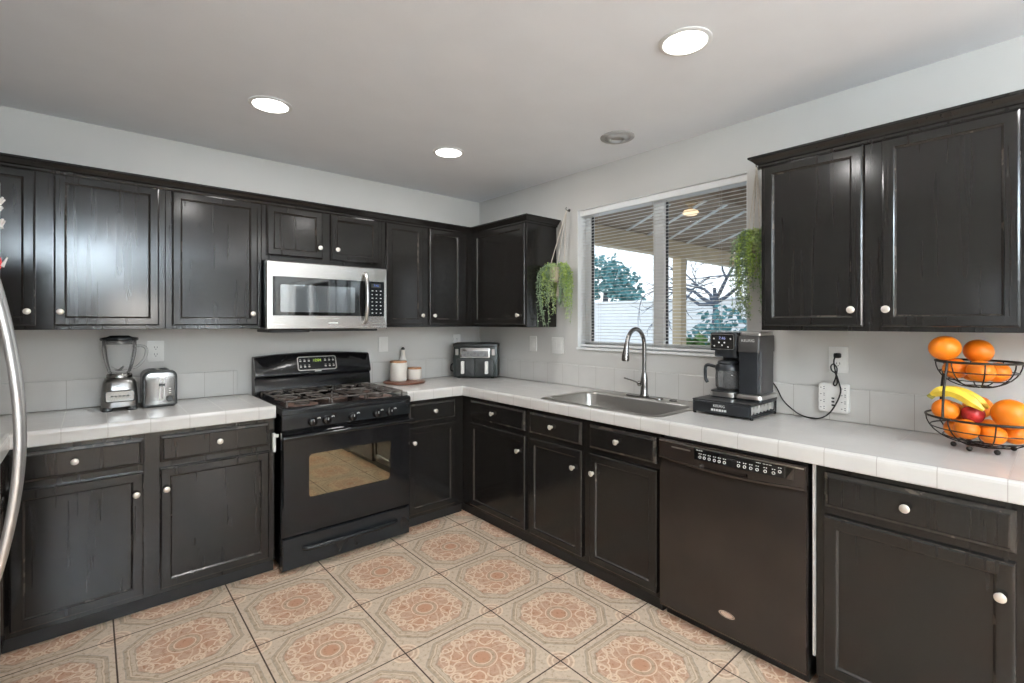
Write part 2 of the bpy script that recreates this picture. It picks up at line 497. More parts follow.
def thin_glass(name, tint=(1, 1, 1), rough=0.0, blend=0.12, body=0.0, bodycol=(0.8, 0.85, 0.85)):
    m = bpy.data.materials.new(name); m.use_nodes = True; nt = m.node_tree; nt.nodes.clear()
    out = nt.nodes.new('ShaderNodeOutputMaterial'); t = nt.nodes.new('ShaderNodeBsdfTransparent'); g = nt.nodes.new('ShaderNodeBsdfGlossy')
    lw = nt.nodes.new('ShaderNodeLayerWeight'); lw.inputs['Blend'].default_value = blend
    mx = nt.nodes.new('ShaderNodeMixShader'); t.inputs[0].default_value = tuple(tint) + (1,); g.inputs['Roughness'].default_value = rough
    nt.links.new(lw.outputs['Fresnel'], mx.inputs[0]); nt.links.new(t.outputs[0], mx.inputs[1]); nt.links.new(g.outputs[0], mx.inputs[2])
    last = mx.outputs[0]
    if body:
        d = nt.nodes.new('ShaderNodeBsdfDiffuse'); d.inputs[0].default_value = tuple(bodycol) + (1,)
        m2 = nt.nodes.new('ShaderNodeMixShader'); m2.inputs[0].default_value = body
        nt.links.new(last, m2.inputs[1]); nt.links.new(d.outputs[0], m2.inputs[2]); last = m2.outputs[0]
    nt.links.new(last, out.inputs[0]); return m
M['pane'] = thin_glass('window_pane_glass', (0.97, 0.985, 0.98), blend=0.08)
M['jar'] = thin_glass('blender_jar_glass', (0.985, 0.99, 0.99), rough=0.08, blend=0.14, body=0.09, bodycol=(0.95, 0.97, 0.97))
M['carafe'] = thin_glass('carafe_glass', (0.80, 0.81, 0.82), rough=0.03, blend=0.22, body=0.10, bodycol=(0.6, 0.6, 0.6))

# ------------------------------------------------------------------ room shell
CEIL = 2.45
XL, YF, TW = -3.52, -7.2, 0.14
bm = new(); box(bm, (XL - TW, YF - TW, -0.12), (TW, TW, 0)); struct('floor', bm, M['floor'])
bm = new(); box(bm, (XL - TW, YF - TW, CEIL), (TW, TW, CEIL + 0.12)); struct('ceiling', bm, M['ceiling'])
bm = new(); box(bm, (XL - TW, 0, 0), (TW, TW, CEIL)); struct('wall_back', bm, M['wall'])
WY0, WY1, WZ0, WZ1 = -2.358, -1.166, 1.190, 2.175
SY0, SY1, SZ1 = -6.35, -4.45, 2.06
bm = new()
for lo, hi in (((0, WY1, 0), (TW, 0, CEIL)), ((0, WY0, 0), (TW, WY1, WZ0 - 0.0105)), ((0, WY0, WZ1), (TW, WY1, CEIL)),
               ((0, SY1, 0), (TW, WY0, CEIL)), ((0, SY0, SZ1), (TW, SY1, CEIL)), ((0, YF, 0), (TW, SY0, CEIL))):
    box(bm, lo, hi)
struct('wall_right', bm, M['wall'])
LY0, LY1, LZ0, LZ1 = -3.32, -2.92, 1.25, 1.80
bm = new()
for lo, hi in (((XL - TW, LY1, 0), (XL, 0, CEIL)), ((XL - TW, LY0, 0), (XL, LY1, LZ0)), ((XL - TW, LY0, LZ1), (XL, LY1, CEIL)), ((XL - TW, YF, 0), (XL, LY0, CEIL))):
    box(bm, lo, hi)
struct('wall_left', bm, M['wall'])
FX0, FX1, FZ0, FZ1 = -2.9, -1.1, 0.85, 2.05
bm = new()
for lo, hi in (((XL - TW, YF - TW, 0), (FX0, YF, CEIL)), ((FX0, YF - TW, 0), (FX1, YF, FZ0)), ((FX0, YF - TW, FZ1), (FX1, YF, CEIL)), ((FX1, YF - TW, 0), (TW, YF, CEIL))):
    box(bm, lo, hi)
struct('wall_front', bm, M['wall'])

def swin(name, frames, panes, extra=()):
    """a window or glazed door set in a wall: frame bars and panes"""
    e = bpy.data.objects.new(name, None); COL.objects.link(e); e['kind'] = 'structure'
    e.location = frames[0][0]
    bm = new()
    for lo, hi in frames: box(bm, lo, hi, 0.004, 1)
    obj('window_frame', bm, M['vinyl'], e)['kind'] = 'structure'
    bm = new()
    for lo, hi in panes: box(bm, lo, hi)
    obj('window_pane', bm, M['pane'], e)['kind'] = 'structure'
    for nm, lo, hi, mt in extra:
        bm = new(); box(bm, lo, hi, 0.0012, 1); obj(nm, bm, mt, e)['kind'] = 'structure'
    return e

# kitchen window over the sink (slider in two halves), with sill
fx0, fx1 = 0.085, 0.135
YM0, YM1 = -1.815, -1.738
swin('window_1', [((fx0, WY1 - 0.049, WZ0), (fx1, WY1, WZ1)), ((fx0, WY0, WZ0), (fx1, WY0 + 0.035, WZ1)),
                  ((fx0, WY0, WZ1 - 0.035), (fx1, WY1, WZ1)), ((fx0, WY0, WZ0), (fx1, WY1, WZ0 + 0.04)),
                  ((fx0 - 0.01, YM0, WZ0), (fx1, YM1, WZ1)),
                  ((fx0 + 0.01, YM1, WZ0 + 0.035), (fx1 - 0.01, YM1 + 0.012, WZ1 - 0.03))],
     [((0.108, WY0 + 0.03, WZ0 + 0.035), (0.111, WY1 - 0.05, WZ1 - 0.03))],
     [('gasket', (0.096, WY1 - 0.0565, WZ0 + 0.04), (0.118, WY1 - 0.0492, WZ1 - 0.035), M['slot']), ('gasket', (0.096, YM0 - 0.007, WZ0 + 0.04), (0.118, YM0 - 0.0002, WZ1 - 0.035), M['slot']), ('window_jamb', (0.0005, WY1 - 0.004, WZ0 + 0.004), (0.0845, WY1 - 0.0003, WZ1 - 0.004), M['vinyl']), ('window_jamb', (0.0005, WY0 + 0.0003, WZ0 + 0.004), (0.0845, WY0 + 0.004, WZ1 - 0.004), M['vinyl']), ('window_head', (0.0005, WY0 + 0.0003, WZ1 - 0.004), (0.0845, WY1 - 0.0003, WZ1 - 0.0003), M['vinyl']),
      ('window_sill', (-0.014, WY0 + 0.001, WZ0 - 0.010), (0.086, WY1 - 0.001, WZ0 + 0.004), M['vinyl'])])
# glazed slider onto the patio, and two plain windows, all behind the camera
swin('door_1', [((0.05, SY0, 0), (0.12, SY0 + 0.06, SZ1)), ((0.05, SY1 - 0.06, 0), (0.12, SY1, SZ1)), ((0.05, SY0, SZ1 - 0.06), (0.12, SY1, SZ1)),
                ((0.05, SY0, 0), (0.12, SY1, 0.05)), ((0.05, -5.44, 0), (0.12, -5.36, SZ1))], [((0.084, SY0 + 0.05, 0.04), (0.087, SY1 - 0.05, SZ1 - 0.05))])
swin('window_2', [((XL - 0.12, LY0, LZ0), (XL - 0.05, LY0 + 0.05, LZ1)), ((XL - 0.12, LY1 - 0.05, LZ0), (XL - 0.05, LY1, LZ1)), ((XL - 0.12, LY0, LZ1 - 0.05), (XL - 0.05, LY1, LZ1)), ((XL - 0.12, LY0, LZ0), (XL - 0.05, LY1, LZ0 + 0.05))],
     [((XL - 0.086, LY0 + 0.04, LZ0 + 0.04), (XL - 0.083, LY1 - 0.04, LZ1 - 0.04))])
swin('window_3', [((FX0, YF - 0.12, FZ0), (FX0 + 0.05, YF - 0.05, FZ1)), ((FX1 - 0.05, YF - 0.12, FZ0), (FX1, YF - 0.05, FZ1)), ((FX0, YF - 0.12, FZ1 - 0.05), (FX1, YF - 0.05, FZ1)),
                  ((FX0, YF - 0.12, FZ0), (FX1, YF - 0.05, FZ0 + 0.05)), ((-2.03, YF - 0.12, FZ0), (-1.97, YF - 0.05, FZ1))],
     [((FX0 + 0.04, YF - 0.086, FZ0 + 0.04), (FX1 - 0.04, YF - 0.083, FZ1 - 0.04))])
portal('kitchen_window_portal', (0.2, (WY0 + WY1) / 2, (WZ0 + WZ1) / 2), (0, PI / 2, 0), WZ1 - WZ0, WY1 - WY0)
portal('slider_portal', (0.2, (SY0 + SY1) / 2, SZ1 / 2), (0, PI / 2, 0), SZ1, SY1 - SY0)
portal('left_window_portal', (XL - 0.2, (LY0 + LY1) / 2, (LZ0 + LZ1) / 2), (0, -PI / 2, 0), LZ1 - LZ0, LY1 - LY0)
portal('front_window_portal', ((FX0 + FX1) / 2, YF - 0.2, (FZ0 + FZ1) / 2), (-PI / 2, 0, 0), FX1 - FX0, FZ1 - FZ0)

# ------------------------------------------------------------------ cabinets
def place(bm, verts, W): xf(bm, verts, W)

def rect_rings(bm, rings, W, mis=None, cap_first=False, cap_last=False, loop=False):
    rows = [[bm.verts.new(W(a, d, z)) for a, z in ((a0, z0), (a1, z0), (a1, z1), (a0, z1))] for a0, a1, z0, z1, d in rings]
    prs = list(zip(rows[:-1], rows[1:]))
    if loop: prs.append((rows[-1], rows[0]))
    for k, (A, B) in enumerate(prs):
        for i in range(4):
            j = (i + 1) % 4; f = bm.faces.new((A[i], A[j], B[j], B[i])); f.material_index = mis[k] if mis else 0
    if cap_first: bm.faces.new(rows[0])
    if cap_last: bm.faces.new(rows[-1])

def knob(parent, W, a, d, z):
    bm = new()
    v = lathe(bm, [(0.0085, 0.0), (0.0085, 0.003), (0.0055, 0.005), (0.0055, 0.013), (0.0120, 0.016), (0.0142, 0.0185), (0.0140, 0.0215), (0.0115, 0.0235), (0.003, 0.0245)], (0, 0, 0), 18)
    xf(bm, v, lambda p, q, h: W(a + p, d + h, z + q))
    return obj('knob', bm, M['knob'], parent, True)

def door(parent, W, a0, a1, z0, z1, d=0.601, kn=None, st=0.048):
    bm = new()
    def R(i, dd): return (a0 + i, a1 - i, z0 + i, z1 - i, d + dd)
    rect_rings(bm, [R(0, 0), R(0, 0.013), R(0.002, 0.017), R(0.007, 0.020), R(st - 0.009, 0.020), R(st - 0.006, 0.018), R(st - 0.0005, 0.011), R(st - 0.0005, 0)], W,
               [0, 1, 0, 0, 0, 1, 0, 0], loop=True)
    o = obj('door', bm, [M['cab'], M['cabworn_glint']], parent)
    bm = new()
    place(bm, box(bm, (a0 + st, d + 0.002, z0 + st), (a1 - st, d + 0.0105, z1 - st)), W)
    obj('panel', bm, M['cab'], o)
    if kn: knob(o, W, kn[0], d + 0.0195, kn[1])
    return o

def drawer(parent, W, a0, a1, z0, z1, d=0.601, kn=None):
    bm = new()
    def R(i, dd): return (a0 + i, a1 - i, z0 + i, z1 - i, d + dd)
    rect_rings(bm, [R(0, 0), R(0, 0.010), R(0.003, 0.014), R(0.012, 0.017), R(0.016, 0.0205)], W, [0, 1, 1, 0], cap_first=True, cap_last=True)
    o = obj('drawer', bm, [M['cab'], M['cabworn_glint']], parent)
    if kn: knob(o, W, kn[0], d + 0.020, kn[1])
    return o

ZT, ZB = 0.849, 0.062           # underside of the worktop, underside of the face frame
def base_unit(label, W, a0, a1, doors, drawers, depth=0.6, hollow=False):
    t = thing('base_cabinet', label, 'cabinet', W((a0 + a1) / 2, depth / 2, 0), 'base cabinets')
    bm = new()
    if hollow:      # open-topped box so that the sink bowl hangs inside it
        for lo, hi in (((a0, depth - 0.022, ZB), (a1, depth, ZT - 0.001)), ((a0, 0.002, ZB), (a0 + 0.016, depth - 0.022, ZT - 0.001)), ((a1 - 0.016, 0.002, ZB), (a1, depth - 0.022, ZT - 0.001)), ((a0 + 0.016, 0.002, ZB), (a1 - 0.016, depth - 0.022, ZB + 0.018))):
            place(bm, box(bm, lo, hi), W)
    else:
        place(bm, box(bm, (a0, 0.002, ZB), (a1, depth, ZT - 0.001), 0.0015, 1), W)
    obj('carcass', bm, M['cab'], t)
    bm = new(); place(bm, box(bm, (a0 + 0.002, 0.03, 0.0), (a1 - 0.002, 0.583, ZB)), W); obj('toe_kick', bm, M['toe'], t)
    for a, b, ka in doors: door(t, W, a, b, 0.088, 0.670, kn=(ka, 0.570))
    for a, b, ka in drawers: drawer(t, W, a, b, 0.700, 0.826, kn=(ka, 0.766))
    return t

base_unit('dark brown base cabinet with two drawers and two doors beside the oven', WB, -2.919, -1.872,
          [(-2.893, -2.450, -2.478), (-2.387, -1.903, -2.363)], [(-2.893, -2.450, -2.691), (-2.387, -1.903, -2.140)])
base_unit('narrow dark base cabinet between the black range and the inside corner', WB, -1.068, -0.601,
          [(-1.050, -0.679, -1.016)], [(-1.050, -0.679, -0.853)])
base_unit('dark base cabinet next to the inside corner, under the worktop left of the sink', WW, -1.296, -0.002,
          [(-1.276, -0.707, -1.222)], [(-1.276, -0.707, -0.968)])
base_unit('dark sink base cabinet with two doors under the kitchen sink', WW, -2.216, -1.297,
          [(-1.734, -1.320, -1.681), (-2.200, -1.790, -1.818)], [(-1.733, -1.318, -1.514), (-2.197, -1.788, -1.976)], hollow=True)
base_unit('dark base cabinet right of the dishwasher, under the fruit basket', WW, -3.60, -2.864,
          [(-3.381, -2.892, -3.350)], [(-3.382, -2.894, -3.130)])
t = base_unit('dark cabinet return mostly hidden behind the fridge handle', WL, -1.470, -0.602, [(-1.44, -0.66, -1.41)], [(-1.44, -0.66, -1.05)])

UZ0, UZ1 = 1.338, 2.098
def upper_unit(label, W, a0, a1, doors, z0=UZ0, zd0=1.357, zk=1.424):
    t = thing('wall_cabinet', label, 'cabinet', W((a0 + a1) / 2, 0.15, z0), 'wall cabinets')
    bm = new(); place(bm, box(bm, (a0, 0.002, z0), (a1, 0.306, UZ1), 0.0015, 1), W); obj('carcass', bm, M['cab'], t)
    for a, b, ka in doors: door(t, W, a, b, zd0, 2.081, d=0.307, kn=(ka, zk), st=0.046)
    return t
upper_unit('dark two-door wall cabinet above the blender and toaster', WB, -3.518, -2.3375, [(-3.30, -2.834, -2.860), (-2.771, -2.365, -2.748)])
upper_unit('dark single-door wall cabinet just left of the microwave', WB, -2.3365, -1.868, [(-2.309, -1.890, -1.920)])
upper_unit('short two-door wall cabinet directly above the microwave', WB, -1.867, -1.092, [(-1.841, -1.510, -1.531), (-1.455, -1.124, -1.418)], 1.745, 1.780, 1.849)
upper_unit('dark wall cabinet with two narrow doors between microwave and corner', WB, -1.091, -0.3075, [(-1.062, -0.769, -0.780), (-0.713, -0.418, -0.677)])
upper_unit('dark corner wall cabinet beside the hanging plant and window', WW, -0.960, -0.002, [(-0.952, -0.356, -0.895)])
upper_unit('large glossy two-door wall cabinet above the coffee maker and fruit', WW, -3.60, -2.552, [(-2.945, -2.567, -2.908), (-3.378, -3.005, -3.021)])

# crown moulding swept along the cabinet tops
def crown(label, path):
    """path: list of (a point, outward offset direction) in plan; profile (out, up)"""
    prof = [(0.0, 2.083), (0.006, 2.083), (0.008, 2.088), (0.008, 2.096), (0.013, 2.099), (0.022, 2.107), (0.032, 2.120), (0.036, 2.123), (0.042, 2.124), (0.042, 2.133), (0.0, 2.133)]
    bm = new(); rings = []
    for (x, y), (ox, oy) in path: rings.append([(x + ox * p, y + oy * p, z) for p, z in prof])
    loft(bm, rings)
    return tag(obj('crown_molding', bm, M['cab'], None), label, 'molding', 'crown moldings')
cf = 0.3085
crown('dark crown molding running along the range wall and around the corner cabinet', [((-3.515, -cf), (0, -1)), ((-cf, -cf), (-1, -1)), ((-cf, -0.9625), (-1, -1)), ((-0.001, -0.9625), (0, -1))])
crown('dark crown molding topping the wall cabinet over the coffee maker', [((-0.001, -2.5495), (0, 1)), ((-cf, -2.5495), (-1, 1)), ((-cf, -3.60), (-1, 0))])

# ------------------------------------------------------------------ tiled worktops
DN = 0.632
def nose(bm, path):
    """rounded front edge swept along a plan path; out = offset direction"""
    pr = [(-0.05, 0.850), (-0.004, 0.850), (0.0, 0.854), (0.0, 0.901), (-0.002, 0.909), (-0.007, 0.9145), (-0.014, 0.9165), (-0.022, 0.9155), (-0.030, 0.914), (-0.05, 0.914)]
    loft(bm, [[(x + ox * p, y + oy * p, z) for p, z in pr] for (x, y), (ox, oy) in path])
SKX0, SKX1, SKY0, SKY1 = -0.575, -0.085, -2.165, -1.41     # sink cut-out
bm = new()
e = DN - 0.05
box(bm, (XL + 0.002, -e, 0.850), (-1.8735, -0.002, 0.914)); box(bm, (XL + 0.002, -1.470, 0.850), (-2.888 - 0.05, -e, 0.914))
nose(bm, [((-2.888, -1.470), (1, 0)), ((-2.888, -DN), (1, -1)), ((-1.8735, -DN), (0, -1))])
# fix the inside corner direction: the leg faces +x, the run faces -y
tag(obj('countertop', bm, M['tile']), 'white tiled worktop left of the range, holding blender and toaster', 'worktop')
bm = new()
box(bm, (-1.067, -e, 0.850), (-e, -0.002, 0.914)); 
for lo, hi in (((-e, SKY1), (-0.002, -0.002)), ((-e, SKY0), (SKX0, SKY1)), ((SKX1, SKY0), (-0.002, SKY1)), ((-e, -3.60), (-0.002, SKY0))):
    box(bm, lo + (0.850,), hi + (0.914,))
nose(bm, [((-1.067, -DN), (0, -1)), ((-DN, -DN), (-1, -1)), ((-DN, -3.60), (-1, 0))])
tag(obj('countertop', bm, M['tile']), 'white tiled L-shaped worktop holding the sink and coffee maker', 'worktop')

def splash(label, W, a0, a1, cap=False):
    bm = new(); place(bm, box(bm, (a0, 0.0015, 0.9145), (a1, 0.0125, 1.068), 0.004, 2), W)
    return tag(obj('backsplash', bm, M['tile']), label, 'tile backsplash', 'tile backsplashes')
splash('low white tile backsplash behind the blender and toaster', WB, XL + 0.004, -1.935)
splash('low white tile backsplash behind the canisters and air fryer', WB, -1.060, -0.014)
splash('low white tile backsplash running behind sink and coffee maker', WW, -3.60, -0.0135)

# ------------------------------------------------------------------ gas range
def flat_text(body, size, fn, parent, mat=None, name='lettering'):
    b = text_bm(body, size)
    xf(b, b.verts, fn)
    return obj(name, b, mat or M['label'], parent)

def make_range():
    t = thing('gas_range', 'black freestanding gas range with five burners under the microwave', 'stove', (-1.47, -0.32, 0))
    x0, x1 = -1.857, -1.083
    xc = (x0 + x1) / 2
    bm = new(); box(bm, (x0 + 0.004, -0.625, 0.03), (x1 - 0.004, -0.02, 0.875), 0.004, 2)
    for fx in (x0 + 0.06, x1 - 0.06):
        for fy in (-0.58, -0.08): cyl(bm, (fx, fy, 0.0), (fx, fy, 0.032), 0.018, seg=12)
    obj('body', bm, M['black'], t)
    # cooktop tray with raised rim
    bm = new()
    oy0, oy1 = -0.668, -0.075
    rings = []
    for ins, z in ((0.0, 0.868), (0.0, 0.889), (0.004, 0.899), (0.012, 0.904), (0.030, 0.904), (0.040, 0.896), (0.048, 0.891)):
        rings.append([(x0 + ins, oy0 + ins, z), (x1 - ins, oy0 + ins, z), (x1 - ins, oy1 - ins, z), (x0 + ins, oy1 - ins, z)])
    loft(bm, rings)
    obj('cooktop', bm, M['black'], t, True)
    # burners
    for bx, by, br in ((-1.70, -0.50, 0.040), (-1.24, -0.50, 0.046), (-1.70, -0.24, 0.034), (-1.24, -0.24, 0.038), (-1.47, -0.37, 0.042)):
        bm = new()
        lathe(bm, [(br * 2.2, 0.8912), (br * 2.2, 0.8935), (br * 1.9, 0.8945), (br * 1.2, 0.893), (br * 1.1, 0.893)], (bx, by, 0), 28, mi=1)
        lathe(bm, [(br * 1.05, 0.893), (br * 1.05, 0.905), (br * 0.9, 0.909), (br * 0.9, 0.914), (br * 0.75, 0.917), (0.004, 0.918)], (bx, by, 0), 24)
        obj('burner', bm, [M['iron'], M['stain']], t, True)
    # cast iron grates: two wide ones over the side burners, one over the middle
    def grate(gx0, gx1, gy0, gy1, centres):
        bm = new(); zt, r = 0.934, 0.0052
        q = [(gx0, gy0, zt - 0.002), (gx1, gy0, zt - 0.002), (gx1, gy1, zt - 0.002), (gx0, gy1, zt - 0.002)]
        for a, b in zip(q, q[1:] + q[:1]): tube(bm, [a, b], r, 6)
        for a in q: tube(bm, [a, (a[0], a[1], 0.8935)], r * 1.15, 6)
        ym = (gy0 + gy1) / 2
        if len(centres) > 1: tube(bm, [(gx0, ym, zt), (gx1, ym, zt)], r, 6)
        for cx, cy in centres:
            yl = [gy0, ym] if len(centres) > 1 and cy < ym else [ym, gy1] if len(centres) > 1 else [gy0, gy1]
            ring = [(cx + 0.030 * math.cos(k * PI / 8), cy + 0.030 * math.sin(k * PI / 8), zt + 0.002) for k in range(16)]
            for px, py in ((gx0, cy), (gx1, cy), (cx, yl[0]), (cx, yl[1])):
                dx, dy = cx - px, cy - py; L = math.hypot(dx, dy); s = (L - 0.028) / L
                tube(bm, [(px, py, zt - 0.002), (px + dx * 0.3, py + dy * 0.3, zt + 0.006), (px + dx * s, py + dy * s, zt + 0.004)], r, 6)
            for px, py in ((gx0, yl[0]), (gx1, yl[0]), (gx0, yl[1]), (gx1, yl[1])):
                dx, dy = cx - px, cy - py; L = math.hypot(dx, dy); s = (L - 0.055) / L
                tube(bm, [(px, py, zt - 0.002), (px + dx * s, py + dy * s, zt + 0.004)], r * 0.9, 6)
        return obj('grate', bm, M['iron'], t, True)
    grate(-1.822, -1.588, -0.618, -0.125, [(-1.70, -0.50), (-1.70, -0.24)])
    grate(-1.352, -1.118, -0.618, -0.125, [(-1.24, -0.50), (-1.24, -0.24)])
    grate(-1.572, -1.368, -0.618, -0.125, [(-1.47, -0.37)])
    # sloped manifold panel and knobs
    bm = new()
    prof = [(-0.60, 0.778), (-0.652, 0.780), (-0.660, 0.786), (-0.664, 0.850), (-0.662, 0.866), (-0.60, 0.868)]
    loft(bm, [[(x, y, z) for y, z in prof] for x in (x0, x1)])
    p = obj('control_panel', bm, M['blackpanel'], t)
    for kx in (-1.700, -1.620, -1.468, -1.316, -1.228):
        bm = new()
        lathe(bm, [(0.026, -0.664), (0.026, -0.670), (0.022, -0.674), (0.020, -0.688), (0.014, -0.690), (0.001, -0.690)], (kx, 0, 0.816), 20, 'y')
        box(bm, (kx - 0.0055, -0.697, 0.816 - 0.017), (kx + 0.0055, -0.676, 0.816 + 0.017), 0.002, 1)
        k = obj('knob', bm, M['black'], t, True)
        bm = new(); box(bm, (kx - 0.0012, -0.6982, 0.819), (kx + 0.0012, -0.6965, 0.832)); obj('pointer_mark', bm, M['label'], k)
        bm = new()
        for q in range(3): box(bm, (kx + 0.030 + q * 0.006, -0.6652, 0.828 + 0.003 * (q % 2)), (kx + 0.034 + q * 0.006, -0.6636, 0.834 + 0.003 * (q % 2)))
        obj('dial_mark', bm, M['label'], p)
    # oven door with window and handle
    bm = new()
    W_ = (-1.722, -1.214, 0.385, 0.640)
    def R(a0, a1, z0, z1, d): return (a0, a1, z0, z1, d)
    D0 = (x0, x1, 0.196, 0.768)
    rect_rings(bm, [R(*D0, 0.627), R(*D0, 0.652), R(x0 + 0.008, x1 - 0.008, 0.204, 0.760, 0.662), R(W_[0], W_[1], W_[2], W_[3], 0.662), R(W_[0] + 0.004, W_[1] - 0.004, W_[2] + 0.004, W_[3] - 0.004, 0.655), R(W_[0] + 0.004, W_[1] - 0.004, W_[2] + 0.004, W_[3] - 0.004, 0.627)], WB, loop=True)
    dr = obj('oven_door', bm, M['black'], t)
    bm = new(); box(bm, (W_[0] + 0.003, -0.657, W_[2] + 0.003), (W_[1] - 0.003, -0.640, W_[3] - 0.003)); obj('oven_window', bm, M['glassoven'], dr)
    bm = new()   # printed dark border of the window, rounded inside
    outl = rrect(W_[1] - W_[0] + 0.02, W_[3] - W_[2] + 0.02, 0.02); inn = rrect(W_[1] - W_[0] - 0.012, W_[3] - W_[2] - 0.012, 0.02)
    cx, cz = (W_[0] + W_[1]) / 2, (W_[2] + W_[3]) / 2
    loft(bm, [[(cx + p, -0.6605, cz + q) for p, q in outl], [(cx + p, -0.6632, cz + q) for p, q in outl], [(cx + p, -0.6632, cz + q) for p, q in inn], [(cx + p, -0.6575, cz + q) for p, q in inn]], loop=True)
    obj('window_border', bm, M['black'], dr, True)
    bm = new()
    tube(bm, curve_pts([(x0 + 0.006, -0.655, 0.742), (x0 + 0.008, -0.690, 0.746), (x0 + 0.035, -0.703, 0.748), (xc, -0.708, 0.749), (x1 - 0.035, -0.703, 0.748), (x1 - 0.008, -0.690, 0.746), (x1 - 0.006, -0.655, 0.742)], 5), 0.0125, 10)
    obj('door_handle', bm, M['black'], dr, True)
    # storage drawer
    bm = new()
    rect_rings(bm, [R(x0, x1, 0.014, 0.190, 0.600), R(x0, x1, 0.014, 0.190, 0.650), R(x0 + 0.006, x1 - 0.006, 0.020, 0.184, 0.658)], WB, cap_first=True, cap_last=True)
    sd = obj('storage_drawer', bm, M['blackpanel'], t)
    bm = new()
    v = tube(bm, curve_pts([(-1.745, -0.657, 0.118), (-1.715, -0.674, 0.116), (-1.60, -0.680, 0.115), (-1.47, -0.681, 0.115), (-1.33, -0.680, 0.115), (-1.21, -0.674, 0.116), (-1.18, -0.657, 0.118)], 5), 0.013, 10)
    obj('drawer_handle', bm, M['blackpanel'], sd, True)
    # backguard: arched top, bulging control face, ledge, lower slope
    bm = new(); rings = []
    for k in range(17):
        s = k / 16; x = x0 + 0.002 + (x1 - x0 - 0.004) * s; top = 1.151 + 0.018 * math.sin(PI * s)
        prof = [(-0.02, 0.87), (-0.02, top - 0.006), (-0.026, top), (-0.058, top), (-0.070, top - 0.006), (-0.077, 1.143), (-0.113, 1.038), (-0.114, 1.026), (-0.104, 1.018), (-0.090, 1.010), (-0.098, 0.995), (-0.112, 0.885), (-0.112, 0.87)]
        rings.append([(x, y, z) for y, z in prof])
    loft(bm, rings)
    bg = obj('backguard', bm, M['black'], t, 30)
    def face(u, v, h):      # point on the sloping control face: u along x, v up the slope
        s = v; y = -0.077 - 0.036 * s; z = 1.143 - 0.105 * s
        n = Vector((0, -0.946, 0.324))
        return Vector((u, y, z)) + n * h
    bm = new()
    def G(p, q, h): return face(-1.465 + p, 0.47 - q / 0.1110, h)
    ro, ri = rrect(0.262, 0.098, 0.016), rrect(0.250, 0.086, 0.011)
    loft(bm, [[G(p, q, 0.0) for p, q in ro], [G(p, q, 0.004) for p, q in ro], [G(p, q, 0.004) for p, q in ri], [G(p, q, 0.0) for p, q in ri]], loop=True)
    obj('display_bezel', bm, M['steelx'], bg)
    bm = new(); slab(bm, ri, 0.0003, 0.0012, G); obj('display_panel', bm, M['blackpanel'], bg)
    bm = new(); slab(bm, [(p + 0.0, q + 0.020) for p, q in rrect(0.062, 0.024, 0.003)], 0.0013, 0.0020, G); obj('clock_display', bm, M['slot'], bg)
    tx = text_bm('12:04', 0.024); xf(tx, tx.verts, lambda a, b, c: G(a, b + 0.020, 0.0022 + c)); obj('clock_digits', tx, M['led_green'], bg)
    for i, (bx, bz) in enumerate([(sx * k, row) for sx in (-1, 1) for k in (0.055, 0.083, 0.110) for row in (0.018, -0.022)]):
        bm = new(); slab(bm, [(p + bx, q + bz) for p, q in rrect(0.013, 0.010, 0.003)], 0.0013, 0.0022, G)
        slab(bm, [(p + bx, q + bz + 0.012) for p, q in rrect(0.012, 0.0025, 0.001, 1)], 0.0013, 0.0018, G)
        obj('touch_key', bm, M['steelx'], bg)
    bm = new(); slab(bm, [(p, q - 0.0545) for p, q in rrect(0.045, 0.006, 0.002)], 0.0, 0.001, G); obj('badge', bm, M['label'], bg)
    return t
_r = make_range()
for o in _r.children_recursive:      # the front of the range stands a little proud of the cabinets
    for v in o.data.vertices:
        y = v.co.y - 0.32
        if y < -0.3: v.co.y -= 0.028 * min(1.0, (-0.3 - y) / 0.3)

bm = new()
box(bm, (-1.888, -0.633, 0.662), (-1.8725, -0.6005, 0.765), 0.006, 2); box(bm, (-1.886, -0.637, 0.742), (-1.8595, -0.628, 0.760), 0.003, 1)
t = tag(obj('safety_latch', bm, M['white']), 'small white child safety latch on the cabinet edge beside the oven door', 'latch')

